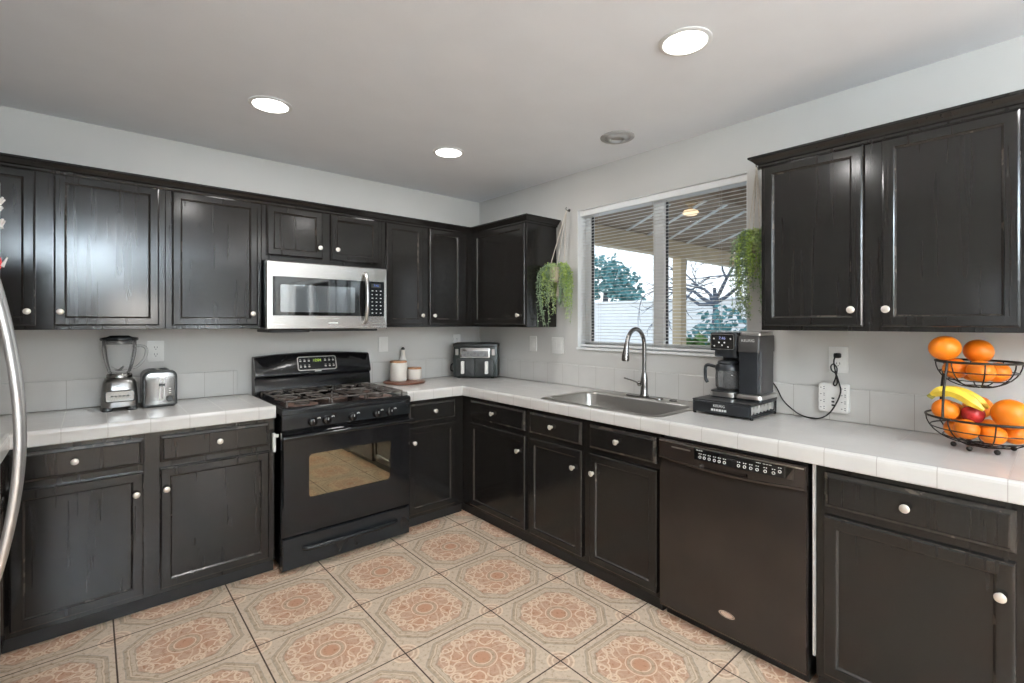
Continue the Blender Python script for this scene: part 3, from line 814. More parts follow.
# ------------------------------------------------------------------ microwave
def make_microwave():
    x0, x1, z0, z1 = -1.863, -1.097, 1.330, 1.741
    t = thing('microwave', 'stainless steel over-the-range microwave with black glass window', 'microwave', (-1.48, -0.19, z0))
    bm = new(); box(bm, (x0 + 0.002, -0.366, z0), (x1 - 0.002, -0.002, z1), 0.003, 1); obj('body', bm, M['blackpanel'], t)
    bm = new(); box(bm, (x0 + 0.02, -0.355, z0 - 0.018), (-1.60, -0.10, z0 - 0.0005), 0.004, 1); box(bm, (-1.585, -0.355, z0 - 0.014), (x1 - 0.05, -0.10, z0 - 0.0005), 0.004, 1)
    obj('vent_filter', bm, M['darkgrey'], t)
    w0, w1, v0, v1 = -1.831, -1.268, 1.414, 1.648     # black door glass
    dx1 = -1.246
    # steel door skin: gently bowed front, as bands around the glass
    bm = new()
    def R(a0, a1, b0, b1, d): return (a0, a1, b0, b1, d)
    rect_rings(bm, [R(x0, x1, z0, z1, 0.367), R(x0, x1, z0, z1, 0.392), R(x0 + 0.006, x1 - 0.006, z0 + 0.006, z1 - 0.006, 0.399), R(w0, -1.121, v0, v1, 0.401), R(w0 + 0.003, -1.124, v0 + 0.003, v1 - 0.003, 0.394), R(w0 + 0.003, -1.124, v0 + 0.003, v1 - 0.003, 0.367)], WB, loop=True)
    d = obj('door', bm, M['steel'], t)
    bm = new(); box(bm, (w0 + 0.002, -0.398, v0 + 0.002), (-1.236, -0.375, v1 - 0.002)); obj('door_glass', bm, M['glassdark'], d)
    bm = new(); slab(bm, [(-1.556 + p, 1.519 + q) for p, q in rrect(0.460, 0.165, 0.008)], 0.3982, 0.3990, lambda p, q, h: (p, -h, q)); obj('viewing_screen', bm, M['mwscreen'], d)
    bm = new(); tube(bm, curve_pts([(-1.262, -0.396, 1.700), (-1.262, -0.420, 1.692), (-1.262, -0.440, 1.640), (-1.262, -0.448, 1.535), (-1.262, -0.440, 1.430), (-1.262, -0.420, 1.378), (-1.262, -0.396, 1.370)], 6), 0.012, 12); obj('handle', bm, M['steelx'], d, True)
    bm = new(); box(bm, (-1.232, -0.3985, v0 + 0.002), (-1.1235, -0.375, v1 - 0.002)); cp = obj('control_panel', bm, M['blackpanel'], t)
    bm = new(); box(bm, (-1.212, -0.3992, 1.608), (-1.145, -0.398, 1.634)); obj('display', bm, M['slot'], cp)
    flat_text('7:46', 0.022, lambda a, b, c: (-1.178 + a, -0.3995 - c, 1.621 + b), cp, M['led_blue'], 'display_digits')
    bm = new(); box(bm, (-1.50, -0.4018, 1.366), (-1.44, -0.4000, 1.374)); obj('badge', bm, M['label'], d)
    for r in range(7):
        for c in range(3):
            bm = new(); bx, bz = -1.205 + c * 0.030, 1.586 - r * 0.025
            box(bm, (bx - 0.006, -0.3994, bz - 0.003), (bx + 0.006 - 0.004 * ((r + c) % 2), -0.398, bz + 0.003))
            obj('key', bm, M['label'], cp)
    return t
M['mwscreen'] = base_mat('microwave_screen', (0.10, 0.115, 0.125), 0.05, spec=1.0, coat=1.0, ior=2.0)[0]
make_microwave()

# ------------------------------------------------------------------ dishwasher
def make_dishwasher():
    y0, y1 = -2.838, -2.224
    t = thing('dishwasher', 'black built-in dishwasher under the coffee maker', 'dishwasher', (-0.3, -2.53, 0))
    bm = new(); box(bm, (-0.598, y0 + 0.004, 0.05), (-0.02, y1 - 0.004, 0.843), 0.002, 1); obj('tub', bm, M['slot'], t)
    bm = new(); box(bm, (-0.575, y0 + 0.006, 0.0), (-0.05, y1 - 0.006, 0.049)); obj('toe_panel', bm, M['toe'], t)
    bm = new(); n = 20; rings = []
    for k in range(n + 1):
        y = y1 + (y0 - y1) * k / n
        prof = [(0.600, 0.052), (0.620, 0.052), (0.626, 0.060), (0.628, 0.40), (0.626, 0.690), (0.612, 0.722), (0.612, 0.76), (0.600, 0.76)]
        rings.append([(-d, y, z) for d, z in prof])
    loft(bm, rings); dr = obj('door', bm, M['dishwasher'], t, 25)
    # bowed control fascia with a pocket handle in its lower lip
    bm = new(); rings = []
    n = 48
    for k in range(n + 1):
        s = k / n; y = y1 + (y0 - y1) * s
        bow = math.sin(PI * s)
        low = 0.742 - 0.012 * bow
        dep = 0.634 + 0.020 * bow
        m = max(0.0, 1 - ((s - 0.50) / 0.17) ** 2)
        pocket = min(1.0, m * 3.0)
        lip = 0.020 * pocket
        prof = [(0.602, low), (dep - 0.012, low - 0.004), (dep, low + 0.004), (dep + 0.001, low + 0.012), (dep - 0.004 - lip, low + 0.014), (dep - 0.004 - lip * 1.1, low + 0.024), (dep - 0.005, low + 0.030), (0.634 + 0.008 * bow, 0.826), (0.628, 0.834), (0.602, 0.834)]
        rings.append([(-d, y, z) for d, z in prof])
    loft(bm, rings); cp = obj('control_fascia', bm, M['dishwasher'], t, 25)
    def fz(y, z):
        s = (y - y1) / (y0 - y1); bow = math.sin(PI * s); low = 0.742 - 0.012 * bow
        a, za = 0.629 + 0.020 * bow, low + 0.030; b, zb = 0.634 + 0.008 * bow, 0.826
        f = (z - za) / (zb - za); return a + (b - a) * f
    def FW(y, z, h): return (-(fz(y, z) + h), y, z)
    def patch(name, ya, yb, za, zb, h0, h1, mat, parent, n=8):
        bm = new(); rings = []
        for k in range(n + 1):
            y = ya + (yb - ya) * k / n
            rings.append([FW(y, za, h0), FW(y, za, h1), FW(y, zb, h1), FW(y, zb, h0)])
        loft(bm, rings); return obj(name, bm, mat, parent)
    dp = patch('button_strip', -2.405, -2.800, 0.776, 0.822, -0.002, 0.0016, M['glassdark'], t, 14)
    patch('vent_louver', -2.292, -2.385, 0.804, 0.809, -0.002, 0.0035, M['steelx'], cp, 4)
    patch('top_edge_strip', y1 - 0.004, y0 + 0.004, 0.824, 0.8285, -0.001, 0.0025, M['steelx'], cp, 30)
    for i, by in enumerate((-2.432, -2.452, -2.474, -2.497, -2.518, -2.540, -2.598, -2.622, -2.646, -2.670, -2.700, -2.730, -2.752)):
        zc = 0.789 + (0.010 if i == 12 else 0)
        bm = new()
        rings = [[FW(by + r * math.cos(a * PI / 7), zc + r * math.sin(a * PI / 7), h) for a in range(14)] for r, h in ((0.0062, 0.001), (0.0062, 0.003), (0.0040, 0.003), (0.0040, 0.001))]
        loft(bm, rings, loop=True)
        for q in (-1, 1): 
            c0 = [(by + q * 0.004 + p, zc + 0.014 + r) for p, r in rrect(0.005, 0.0035, 0.001, 1)]
            loft(bm, [[FW(p, r, 0.001) for p, r in c0], [FW(p, r, 0.0024) for p, r in c0]])
        obj('button', bm, M['label'], dp)
    for ya, wd in ((-2.418, 0.030), (-2.668, 0.018), (-2.695, 0.034)):
        for q in range(3):
            bm = new()
            a = ya - q * wd * 0.34
            c0 = [(a + p, 0.8165 + r) for p, r in rrect(wd * 0.27, 0.0028, 0.0006, 1)]
            loft(bm, [[FW(p, r, 0.001) for p, r in c0], [FW(p, r, 0.0022) for p, r in c0]])
            obj('printed_legend', bm, M['label'], dp)
    bm = new()
    lo_ = [(0.034 * math.cos(k * PI / 14), 0.0135 * math.sin(k * PI / 14)) for k in range(28)]
    def LG(p, q, h): return (-(0.6265 + h), -2.541 + p, 0.148 + q)
    slab(bm, lo_, 0, 0.003, LG); lg = obj('emblem', bm, M['chrome'], dr)
    bm = new(); loft(bm, [[LG(p * s, q * s, h) for p, q in lo_] for s, h in ((0.86, 0.003), (0.86, 0.0038), (0.78, 0.0038), (0.78, 0.003))], loop=True)
    obj('emblem_ring', bm, M['darkgrey'], dr)
    return t
make_dishwasher()
# unpainted edge of the filler between dishwasher and next cabinet
bm = new(); box(bm, (-0.603, -2.8625, 0.13), (-0.02, -2.853, 0.846)); tag(obj('filler_strip', bm, M['fillerpale']), 'thin pale unpainted filler strip between dishwasher and cabinet', 'trim')

# ------------------------------------------------------------------ sink and faucet
def make_sink():
    x0, x1, y0, y1 = -0.600, -0.050, -2.190, -1.385
    t = thing('kitchen_sink', 'stainless steel drop-in sink under the window', 'sink', ((x0 + x1) / 2, (y0 + y1) / 2, 0.914))
    cx, cy = (x0 + x1) / 2, (y0 + y1) / 2
    bx0, bx1, by0, by1 = -0.565, -0.175, -2.150, -1.425
    bcx, bcy = (bx0 + bx1) / 2, (by0 + by1) / 2
    O = rrect(x1 - x0, y1 - y0, 0.03, 5)
    def ring(o, c, z): return [(c[0] + p, c[1] + q, z) for p, q in o]
    B = lambda ins, r: rrect(bx1 - bx0 - 2 * ins, by1 - by0 - 2 * ins, r, 5)
    bm = new()
    rings = [ring(O, (cx, cy), 0.9145), ring(O, (cx, cy), 0.9165), ring(rrect(x1 - x0 - 0.012, y1 - y0 - 0.012, 0.027, 5), (cx, cy), 0.9195),
             ring(B(-0.012, 0.06), (bcx, bcy), 0.9190), ring(B(-0.004, 0.06), (bcx, bcy), 0.917), ring(B(0.0, 0.06), (bcx, bcy), 0.910),
             ring(B(0.008, 0.055), (bcx, bcy), 0.76), ring(B(0.02, 0.05), (bcx, bcy), 0.735), ring(B(0.05, 0.04), (bcx, bcy), 0.728)]
    loft(bm, rings, cap=False)
    # floor of the bowl and the underside shell
    f = [v for v in bm.verts if abs(v.co.z - 0.728) < 1e-5]
    bm.faces.new(f)
    s = obj('basin', bm, M['sink'], t, 30)
    bm = new(); lathe(bm, [(0.045, 0.7285), (0.045, 0.731), (0.036, 0.731), (0.030, 0.729), (0.002, 0.729)], (bcx, bcy, 0), 24); obj('drain', bm, M['chrome'], t, True)
    bm = new(); lathe(bm, [(0.022, 0.919), (0.022, 0.923), (0.018, 0.927), (0.001, 0.928)], (-0.105, -1.985, 0), 20); obj('hole_cover', bm, M['nickel'], t, True)
    return t
make_sink()

def make_faucet():
    bx, by = -0.110, -1.795
    t = thing('faucet', 'brushed nickel gooseneck pull-down faucet behind the sink', 'faucet', (bx, by, 0.919))
    bm = new(); slab(bm, [(bx + p, by + q) for p, q in rrect(0.056, 0.25, 0.027, 6)], 0.9198, 0.927, lambda p, q, h: (p, q, h), 0.003); obj('deck_plate', bm, M['nickel'], t, True)
    bm = new(); lathe(bm, [(0.027, 0.927), (0.027, 0.934), (0.0235, 0.94), (0.022, 0.985), (0.0215, 1.03), (0.0185, 1.05), (0.016, 1.065)], (bx, by, 0), 24); obj('valve_body', bm, M['nickel'], t, True)
    bm = new()
    path = [(bx, by, 1.06), (bx, by, 1.15), (bx, by, 1.235), (bx - 0.012, by, 1.285), (bx - 0.045, by, 1.320), (bx - 0.088, by, 1.333), (bx - 0.130, by, 1.320), (bx - 0.160, by, 1.288), (bx - 0.175, by, 1.250)]
    tube(bm, curve_pts(path, 6), 0.0125, 14); obj('spout', bm, M['nickel'], t, True)
    bm = new()
    pts = [(bx - 0.1745, by, 1.252), (bx - 0.178, by, 1.238), (bx - 0.180, by, 1.225), (bx - 0.187, by, 1.185), (bx - 0.190, by, 1.160), (bx - 0.190, by, 1.152)]
    tube(bm, pts, 0.014, 16, radii=[0.0135, 0.0145, 0.0150, 0.0205, 0.0225, 0.0215]); h = obj('spray_head', bm, M['nickel'], t, True)
    bm = new(); tube(bm, [(bx - 0.190, by, 1.1525), (bx - 0.1902, by, 1.148)], 0.018, 14); obj('nozzle', bm, M['darkgrey'], h)
    bm = new(); tube(bm, [(bx, by + 0.018, 1.000), (bx, by + 0.040, 1.000)], 0.016, 14); hub = obj('lever_hub', bm, M['nickel'], t, True)
    bm = new(); tube(bm, curve_pts([(bx, by + 0.036, 1.000), (bx - 0.005, by + 0.07, 1.012), (bx - 0.015, by + 0.135, 1.026)], 4), 0.007, 10, squash=0.6); obj('lever', bm, M['nickel'], hub, True)
    return t
make_faucet()

# ------------------------------------------------------------------ recessed ceiling lights
def can_light(x, y, watt, label, group='recessed ceiling lights'):
    t = thing('recessed_light', label, 'ceiling light', (x, y, CEIL), group)
    bm = new(); lathe(bm, [(0.098, CEIL - 0.0005), (0.098, CEIL - 0.004), (0.092, CEIL - 0.007), (0.082, CEIL - 0.007), (0.080, CEIL - 0.004), (0.080, CEIL - 0.0005)], (x, y, 0), 36); obj('trim_ring', bm, M['trimwhite'], t, True)
    bm = new(); lathe(bm, [(0.0795, CEIL - 0.001), (0.0795, CEIL - 0.006), (0.070, CEIL - 0.010), (0.04, CEIL - 0.0125), (0.001, CEIL - 0.013)], (x, y, 0), 36); obj('lens', bm, M['canlens'], t, True)
    lamp('lamp_glow', 'AREA', (0, 0, -0.016), watt, WARM, 0.15, (0, 0, 0), t)
    return t
can_light(-1.968, -0.890, CAN_WATT * 1.5, 'lit round ceiling light above the oven and left cabinets')
can_light(-0.931, -0.908, CAN_WATT * 1.5, 'lit round ceiling light nearest the corner of the room')
can_light(-0.920, -2.516, CAN_WATT * 0.5, 'lit round ceiling light in front of the cabinet over the coffee maker')
can_light(-1.970, -2.516, CAN_WATT * 0.8, 'lit round ceiling light over the middle of the floor')
for x, y in ((-0.9, -4.4), (-2.4, -4.4), (-0.9, -6.1), (-2.4, -6.1)):  # unseen downlights added to brighten the room behind the camera
    can_light(x, y, CAN_WATT, 'added unseen ceiling light filling the dining end of the room', 'added dining end fill lights')

t = thing('recessed_fixture', 'unlit grey eyeball fixture in the ceiling by the window', 'ceiling light', (-0.332, -1.762, CEIL))
bm = new(); lathe(bm, [(0.098, CEIL - 0.0005), (0.098, CEIL - 0.005), (0.092, CEIL - 0.009), (0.074, CEIL - 0.010), (0.070, CEIL - 0.004), (0.070, CEIL - 0.0005)], (-0.332, -1.762, 0), 36); obj('trim_ring', bm, M['eyeball'], t, True)
bm = new(); lathe(bm, [(0.0695, CEIL - 0.001), (0.0695, CEIL - 0.003), (0.060, CEIL - 0.012), (0.045, CEIL - 0.019), (0.040, CEIL - 0.019), (0.036, CEIL - 0.006), (0.001, CEIL - 0.005)], (-0.332, -1.762, 0), 30); obj('eyeball', bm, M['eyeball'], t, True)

# uplight and drum lamps added behind the camera to fill ceiling and walls
def fill_uplight(x, y, label):
    t = thing('fill_lamp', label, 'fill lamp', (x, y, 0))
    bm = new(); lathe(bm, [(0.15, 0.0), (0.15, 0.015), (0.03, 0.03), (0.012, 0.05)], (x, y, 0), 28); obj('base', bm, M['nickel'], t, True)
    bm = new(); cyl(bm, (x, y, 0.04), (x, y, 1.70), 0.011, seg=12); obj('pole', bm, M['nickel'], t, True)
    bm = new(); lathe(bm, [(0.02, 1.69), (0.09, 1.71), (0.17, 1.77), (0.175, 1.77), (0.09, 1.70), (0.02, 1.68)], (x, y, 0), 32); obj('shade', bm, M['ceramic'], t, True)
    lamp('lamp_glow', 'AREA', (0, 0, 1.765), FILL_UP_WATT, (0.74, 0.89, 1.0), 0.26, (PI, 0, 0), t)
fill_uplight(-2.7, -6.6, 'added fill uplight below the window of the dining end')
M['cool_fill_shade'] = base_mat('cool_fill_lamp_shade', (0.85, 0.85, 0.85), 0.6, emit=(0.86, 0.935, 1.0), estr=FILL_SHADE_GLOW)[0]
M['warm_fill_shade'] = base_mat('warm_fill_lamp_shade', (0.85, 0.85, 0.85), 0.6, emit=(1.0, 0.95, 0.89), estr=FILL_SHADE_GLOW)[0]
def fill_drum_lamp(x, y, z, mat, label):  # glowing shade added out of view to spread soft fill light
    t = thing('fill_lamp', label, 'fill lamp', (x, y, 0), 'added drum shade fill lamps')
    bm = new(); lathe(bm, [(0.14, 0.0), (0.14, 0.018), (0.02, 0.03)], (x, y, 0), 28); obj('base', bm, M['nickel'], t, True)
    bm = new(); cyl(bm, (x, y, 0.028), (x, y, z + 0.02), 0.011, seg=12); obj('pole', bm, M['nickel'], t, True)
    bm = new(); lathe(bm, [(0.02, z), (0.24, z + 0.01), (0.22, z + 0.35), (0.02, z + 0.36)], (x, y, 0), 36); obj('shade', bm, mat, t, True)
fill_drum_lamp(-2.20, -5.2, 1.36, M['warm_fill_shade'], 'tall added drum shade fill lamp in the middle of the dining end')
fill_drum_lamp(-1.20, -6.3, 0.95, M['cool_fill_shade'], 'low added drum shade fill lamp on the patio door side of the dining end')

# ------------------------------------------------------------------ sockets and switches
def plate(label, W, a, z, w, h, kind, cat):
    t = thing('wall_switch' if kind != 'duplex' else 'wall_outlet', label, cat, W(a, 0.001, z))
    bm = new(); place(bm, slab(bm, rrect(w, h, 0.005), 0.0008, 0.0065, lambda p, q, d: (a + p, d, z + q), 0.002), W); obj('cover_plate', bm, M['white'], t, True)
    if kind == 'duplex':
        for dz in (-0.020, 0.020):
            bm = new(); place(bm, slab(bm, rrect(0.034, 0.029, 0.010), 0.006, 0.0085, lambda p, q, d: (a + p, d, z + dz + q)), W); r = obj('receptacle', bm, M['white'], t)
            for s, hh in ((-0.0065, 0.010), (0.0065, 0.008)):
                bm = new(); place(bm, box(bm, (a + s - 0.0012, 0.0084, z + dz + 0.003 - hh / 2), (a + s + 0.0012, 0.0089, z + dz + 0.003 + hh / 2)), W); obj('slot', bm, M['slot'], r)
            bm = new(); v = lathe(bm, [(0.0025, 0.0084), (0.0025, 0.0089)], (0, 0, 0), 10); xf(bm, v, lambda p, q, h: W(a + p, h, z + dz - 0.008 + q)); obj('ground_hole', bm, M['slot'], r)
    else:
        for k in range(kind):
            ca = a + (k - (kind - 1) / 2) * 0.046
            bm = new(); place(bm, slab(bm, rrect(0.034, 0.068, 0.003), 0.006, 0.0085, lambda p, q, d: (ca + p, d, z + q), 0.001), W); obj('rocker', bm, M['white'], t)
    return t
plate('white duplex wall outlet above the toaster', WB, -2.354, 1.206, 0.079, 0.120, 'duplex', 'outlet')
plate('white rocker switch plate on the wall above the wooden board', WB, -0.931, 1.204, 0.077, 0.116, 1, 'switch')
plate('white duplex outlet partly hidden behind the air fryer', WB, -0.246, 1.208, 0.074, 0.120, 'duplex', 'outlet')
plate('narrow white single switch plate under the corner wall cabinet', WW, -0.707, 1.205, 0.078, 0.120, 1, 'switch')
plate('wide white double switch plate below the hanging plant', WW, -0.973, 1.200, 0.122, 0.122, 2, 'switch')
plate('white wall outlet with the black plug above the surge tap', WW, -2.776, 1.199, 0.078, 0.122, 'duplex', 'outlet')

# white multi-socket surge tap on the backsplash
sy, sz = -2.764, 1.022
t = thing('surge_tap', 'white multi-socket surge tap on the backsplash beside the coffee maker', 'outlet', (-0.014, sy, sz))
bm = new(); place(bm, slab(bm, rrect(0.122, 0.134, 0.010), 0.013, 0.040, lambda p, q, d: (sy + p, d, sz + q), 0.006), WW); b = obj('housing', bm, M['white'], t, True)
for ca in (-0.042, 0.042):
    for k in range(4):
        zz = sz + 0.046 - k * 0.031
        bm = new(); place(bm, slab(bm, rrect(0.030, 0.024, 0.004), 0.0395, 0.0412, lambda p, q, d: (sy + ca + p, d, zz + q)), WW); so = obj('socket', bm, M['white'], t)
        for px, pz in ((-0.006, 0.004), (-0.006, -0.005), (0.007, 0.0)):
            bm = new(); place(bm, box(bm, (sy + ca + px - 0.003, 0.0411, zz + pz - 0.0014), (sy + ca + px + 0.003, 0.0416, zz + pz + 0.0014)), WW); obj('slot', bm, M['slot'], so)
for k in range(3):
    bm = new(); place(bm, box(bm, (sy - 0.006, 0.0395, sz - 0.005 - k * 0.016), (sy + 0.006, 0.0415, sz + 0.003 - k * 0.016), 0.001, 1), WW); obj('usb_port', bm, M['slot'], t)

# ------------------------------------------------------------------ blender
def make_blender():
    x, y, z0 = -2.524, -0.190, 0.9145
    t = thing('blender', 'silver countertop blender with clear ribbed jar and black lid', 'blender', (x, y, z0))
    bm = new()
    def sec(w, d, zz): return [(x + p, y + q, zz) for p, q in rrect(w, d, min(w, d) * 0.28, 6)]
    loft(bm, [sec(0.140, 0.140, 0.932), sec(0.150, 0.150, 0.936), sec(0.152, 0.152, 0.950), sec(0.146, 0.146, 1.020), sec(0.136, 0.136, 1.060), sec(0.118, 0.118, 1.076), sec(0.104, 0.104, 1.080)])
    b = obj('base', bm, M['blendergrey'], t, True)
    for sx in (-1, 1):
        for sy_ in (-1, 1):
            bm = new(); lathe(bm, [(0.020, z0), (0.024, z0 + 0.006), (0.020, z0 + 0.022)], (x + sx * 0.050, y + sy_ * 0.050, 0), 14); obj('foot', bm, M['darkgrey'], t, True)
    bm = new(); place(bm, slab(bm, rrect(0.116, 0.054, 0.010), 0.072, 0.0775, lambda p, q, h: (x + p, y - h, 0.992 + q), 0.002), lambda *a: a); pn = obj('control_plate', bm, M['toaster'], b)
    bm = new(); place(bm, slab(bm, rrect(0.124, 0.062, 0.013), 0.0705, 0.0755, lambda p, q, h: (x + p, y - h, 0.992 + q)), lambda *a: a); obj('plate_border', bm, M['darkgrey'], b)
    for k in range(5):
        bm = new(); box(bm, (x - 0.038 + k * 0.016, y - 0.0782, 0.990), (x - 0.028 + k * 0.016, y - 0.0772, 0.996)); obj('button_mark', bm, M['darkgrey'], b)
    bm = new(); box(bm, (x - 0.018, y - 0.0745, 1.032), (x + 0.018, y - 0.0725, 1.038)); obj('badge', bm, M['label'], b)
    bm = new(); lathe(bm, [(0.050, 1.080), (0.054, 1.084), (0.054, 1.098), (0.050, 1.104), (0.044, 1.104)], (x, y, 0), 28); col = obj('jar_collar', bm, M['nickel'], t, True)
    # ribbed jar with an open top
    bm = new(); rings = []
    prof = [(0.040, 1.105), (0.046, 1.115), (0.056, 1.150), (0.064, 1.190), (0.069, 1.230), (0.071, 1.262), (0.071, 1.275)]
    def jr(r, zz, k, n, amp): 
        a = 2 * PI * k / n; rr = r * (1 + amp * math.cos(8 * a)); return (x + rr * math.cos(a), y + rr * math.sin(a), zz)
    n = 64
    for r, zz in prof: rings.append([jr(r, zz, k, n, 0.045 if zz < 1.26 else 0.01) for k in range(n)])
    for r, zz in reversed(prof): rings.append([jr(r - 0.0035, zz + (0.004 if zz < 1.11 else 0), k, n, 0.045 if zz < 1.26 else 0.01) for k in range(n)])
    loft(bm, rings); jar = obj('jar', bm, M['jar'], t, True)
    bm = new(); tube(bm, curve_pts([(x + 0.066, y - 0.02, 1.248), (x + 0.098, y - 0.030, 1.246), (x + 0.112, y - 0.034, 1.225), (x + 0.104, y - 0.032, 1.180), (x + 0.075, y - 0.022, 1.140), (x + 0.054, y - 0.016, 1.130)], 6), 0.010, 10, squash=0.7); obj('jar_handle', bm, M['jar'], jar, True)
    bm = new()
    for k in range(6):
        a = k * PI / 3; box(bm, (-0.003, -0.010, -0.001), (0.034, 0.010, 0.001), 0, fn=lambda p, q, r, a=a: (x + p * math.cos(a) - q * math.sin(a) * (1 - p * 25), y + p * math.sin(a) + q * math.cos(a) * (1 - p * 25), 1.117 + r + abs(p) * (0.7 if k % 2 else 0.2)))
    obj('blade', bm, M['slot'], t)
    bm = new(); lathe(bm, [(0.066, 1.258), (0.068, 1.274), (0.079, 1.278), (0.081, 1.286), (0.078, 1.293), (0.050, 1.298), (0.040, 1.304), (0.001, 1.305)], (x, y, 0), 32); obj('lid', bm, M['blackpanel'], t, True)
make_blender()

# ------------------------------------------------------------------ toaster
def make_toaster():
    x, y0, y1, z0 = -2.354, -0.255, -0.032, 0.9145
    t = thing('toaster', 'brushed steel two-slot toaster beside the blender', 'toaster', (x, (y0 + y1) / 2, z0))
    def outline(w, h, r=0.035):
        pts = [(-w / 2, 0), (-w / 2, h - r)] + [(-w / 2 + r - r * math.cos(a * PI / 12), h - r + r * math.sin(a * PI / 12)) for a in range(1, 7)]
        return pts + [(-p, q) for p, q in reversed(pts)]
    A = outline(0.148, 0.182); B = outline(0.132, 0.170, 0.030)
    bm = new()
    loft(bm, [[(x + p, y, z0 + 0.012 + q) for p, q in A] for y in (y0 + 0.012, y1)])
    s = obj('shell', bm, M['toaster'], t, 35)
    bm = new(); loft(bm, [[(x + p, y, z0 + 0.010 + q) for p, q in o] for o, y in ((outline(0.153, 0.188), y0 + 0.030), (outline(0.155, 0.189), y0 + 0.020), (outline(0.153, 0.187), y0 + 0.010), (outline(0.142, 0.178), y0 + 0.004))]); obj('end_band', bm, M['darkgrey'], t, 35)
    bm = new(); loft(bm, [[(x + p, y, z0 + 0.016 + q) for p, q in o] for o, y in ((B, y0 + 0.006), (B, y0 + 0.001), (outline(0.124, 0.162), y0 - 0.001))]); fp = obj('front_panel', bm, M['toaster'], t, 35)
    bm = new(); box(bm, (x - 0.070, y0 + 0.010, z0 + 0.002), (x + 0.070, y1 - 0.004, z0 + 0.016), 0.004, 1); bs = obj('base', bm, M['darkgrey'], t)
    for sx in (-1, 1):
        for yy in (y0 + 0.03, y1 - 0.03):
            bm = new(); lathe(bm, [(0.010, z0), (0.012, z0 + 0.003)], (x + sx * 0.055, yy, 0), 12); obj('foot', bm, M['darkgrey'], t)
    for sx in (-0.027, 0.027):
        bm = new(); 
        o_, i_ = rrect(0.034, 0.165, 0.006), rrect(0.024, 0.155, 0.004); yc = (y0 + y1) / 2 + 0.01; zt = z0 + 0.194
        loft(bm, [[(x + sx + p, yc + q, zz) for p, q in o] for o, zz in ((o_, zt - 0.002), (o_, zt + 0.003), (i_, zt + 0.003), (i_, zt - 0.001))], loop=True)
        sl = obj('slot_rim', bm, M['darkgrey'], t)
        bm = new(); slab(bm, i_, zt - 0.0008, zt + 0.0004, lambda p, q, h: (x + sx + p, yc + q, h)); obj('slot_opening', bm, M['slot'], sl)
    bm = new(); o_, i_ = rrect(0.022, 0.118, 0.004), rrect(0.014, 0.110, 0.003); zc = z0 + 0.098
    loft(bm, [[(x + 0.006 + p, y0 - h, zc + q) for p, q in o] for o, h in ((o_, 0.0), (o_, 0.004), (i_, 0.004), (i_, 0.0))], loop=True); tr = obj('lever_track', bm, M['white'], fp)
    bm = new(); box(bm, (x - 0.008, y0 - 0.024, zc + 0.018), (x + 0.020, y0 - 0.003, zc + 0.030), 0.003, 2); obj('lever', bm, M['darkgrey'], fp)
    bm = new(); lathe(bm, [(0.016, y0), (0.016, y0 - 0.008), (0.014, y0 - 0.012), (0.001, y0 - 0.012)], (x + 0.042, 0, z0 + 0.045), 20, 'y'); obj('dial', bm, M['darkgrey'], fp, True)
    for k in range(3):
        bm = new(); box(bm, (x + 0.037, y0 - 0.0025, z0 + 0.072 + k * 0.012), (x + 0.047, y0 - 0.0005, z0 + 0.077 + k * 0.012)); obj('button', bm, M['white'], fp)
make_toaster()

# ------------------------------------------------------------------ board with canisters
bx, by = -0.845, -0.177
bm = new(); lathe(bm, [(0.144, 0.9145), (0.155, 0.918), (0.158, 0.924), (0.155, 0.929), (0.144, 0.930), (0.001, 0.930)], (bx, by, 0), 40)
tag(obj('serving_board', bm, M['wood'], None, True), 'round reddish wooden board beside the range holding canisters', 'board')
def canister(x, y, r, h, ribs, label):
    t = thing('canister', label, 'canister', (x, y, 0.9305), 'canisters on the wooden board')
    z = 0.9305; bm = new(); n = 48; rings = []
    for rr, zz in ((r * 0.90, z), (r * 0.97, z + 0.004), (r, z + 0.012), (r, z + h - 0.014), (r * 0.97, z + h - 0.006), (r * 0.93, z + h - 0.004)):
        rings.append([(x + rr * (1 + (0.018 * math.cos(24 * a * 2 * PI / n) if ribs else 0)) * math.cos(a * 2 * PI / n), y + rr * (1 + (0.018 * math.cos(24 * a * 2 * PI / n) if ribs else 0)) * math.sin(a * 2 * PI / n), zz) for a in range(n)])
    loft(bm, rings); obj('body', bm, M['ceramic'], t, True)
    bm = new(); lathe(bm, [(r * 0.92, z + h - 0.0038), (r * 0.99, z + h - 0.003), (r * 0.99, z + h + 0.006), (r * 0.95, z + h + 0.009), (0.001, z + h + 0.009)], (x, y, 0), 32); obj('lid', bm, M['lidwood'], t, True)
canister(-0.878, -0.145, 0.064, 0.142, False, 'tall cream canister with a wooden lid')
canister(-0.740, -0.145, 0.054, 0.084, True, 'short ribbed cream canister with a wooden lid')
t = thing('bottle', 'white ceramic bottle with dark stopper behind the canisters', 'bottle', (-0.792, -0.057, 0.9305))
bm = new(); lathe(bm, [(0.028, 0.9305), (0.033, 0.936), (0.034, 1.03), (0.031, 1.06), (0.020, 1.10), (0.015, 1.125), (0.015, 1.150), (0.017, 1.152), (0.017, 1.158), (0.001, 1.158)], (-0.792, -0.057, 0), 24); obj('body', bm, M['ceramic'], t, True)
bm = new(); lathe(bm, [(0.012, 1.158), (0.014, 1.162), (0.013, 1.172), (0.006, 1.178), (0.001, 1.179)], (-0.792, -0.057, 0), 16); obj('stopper', bm, M['darkgrey'], t, True)

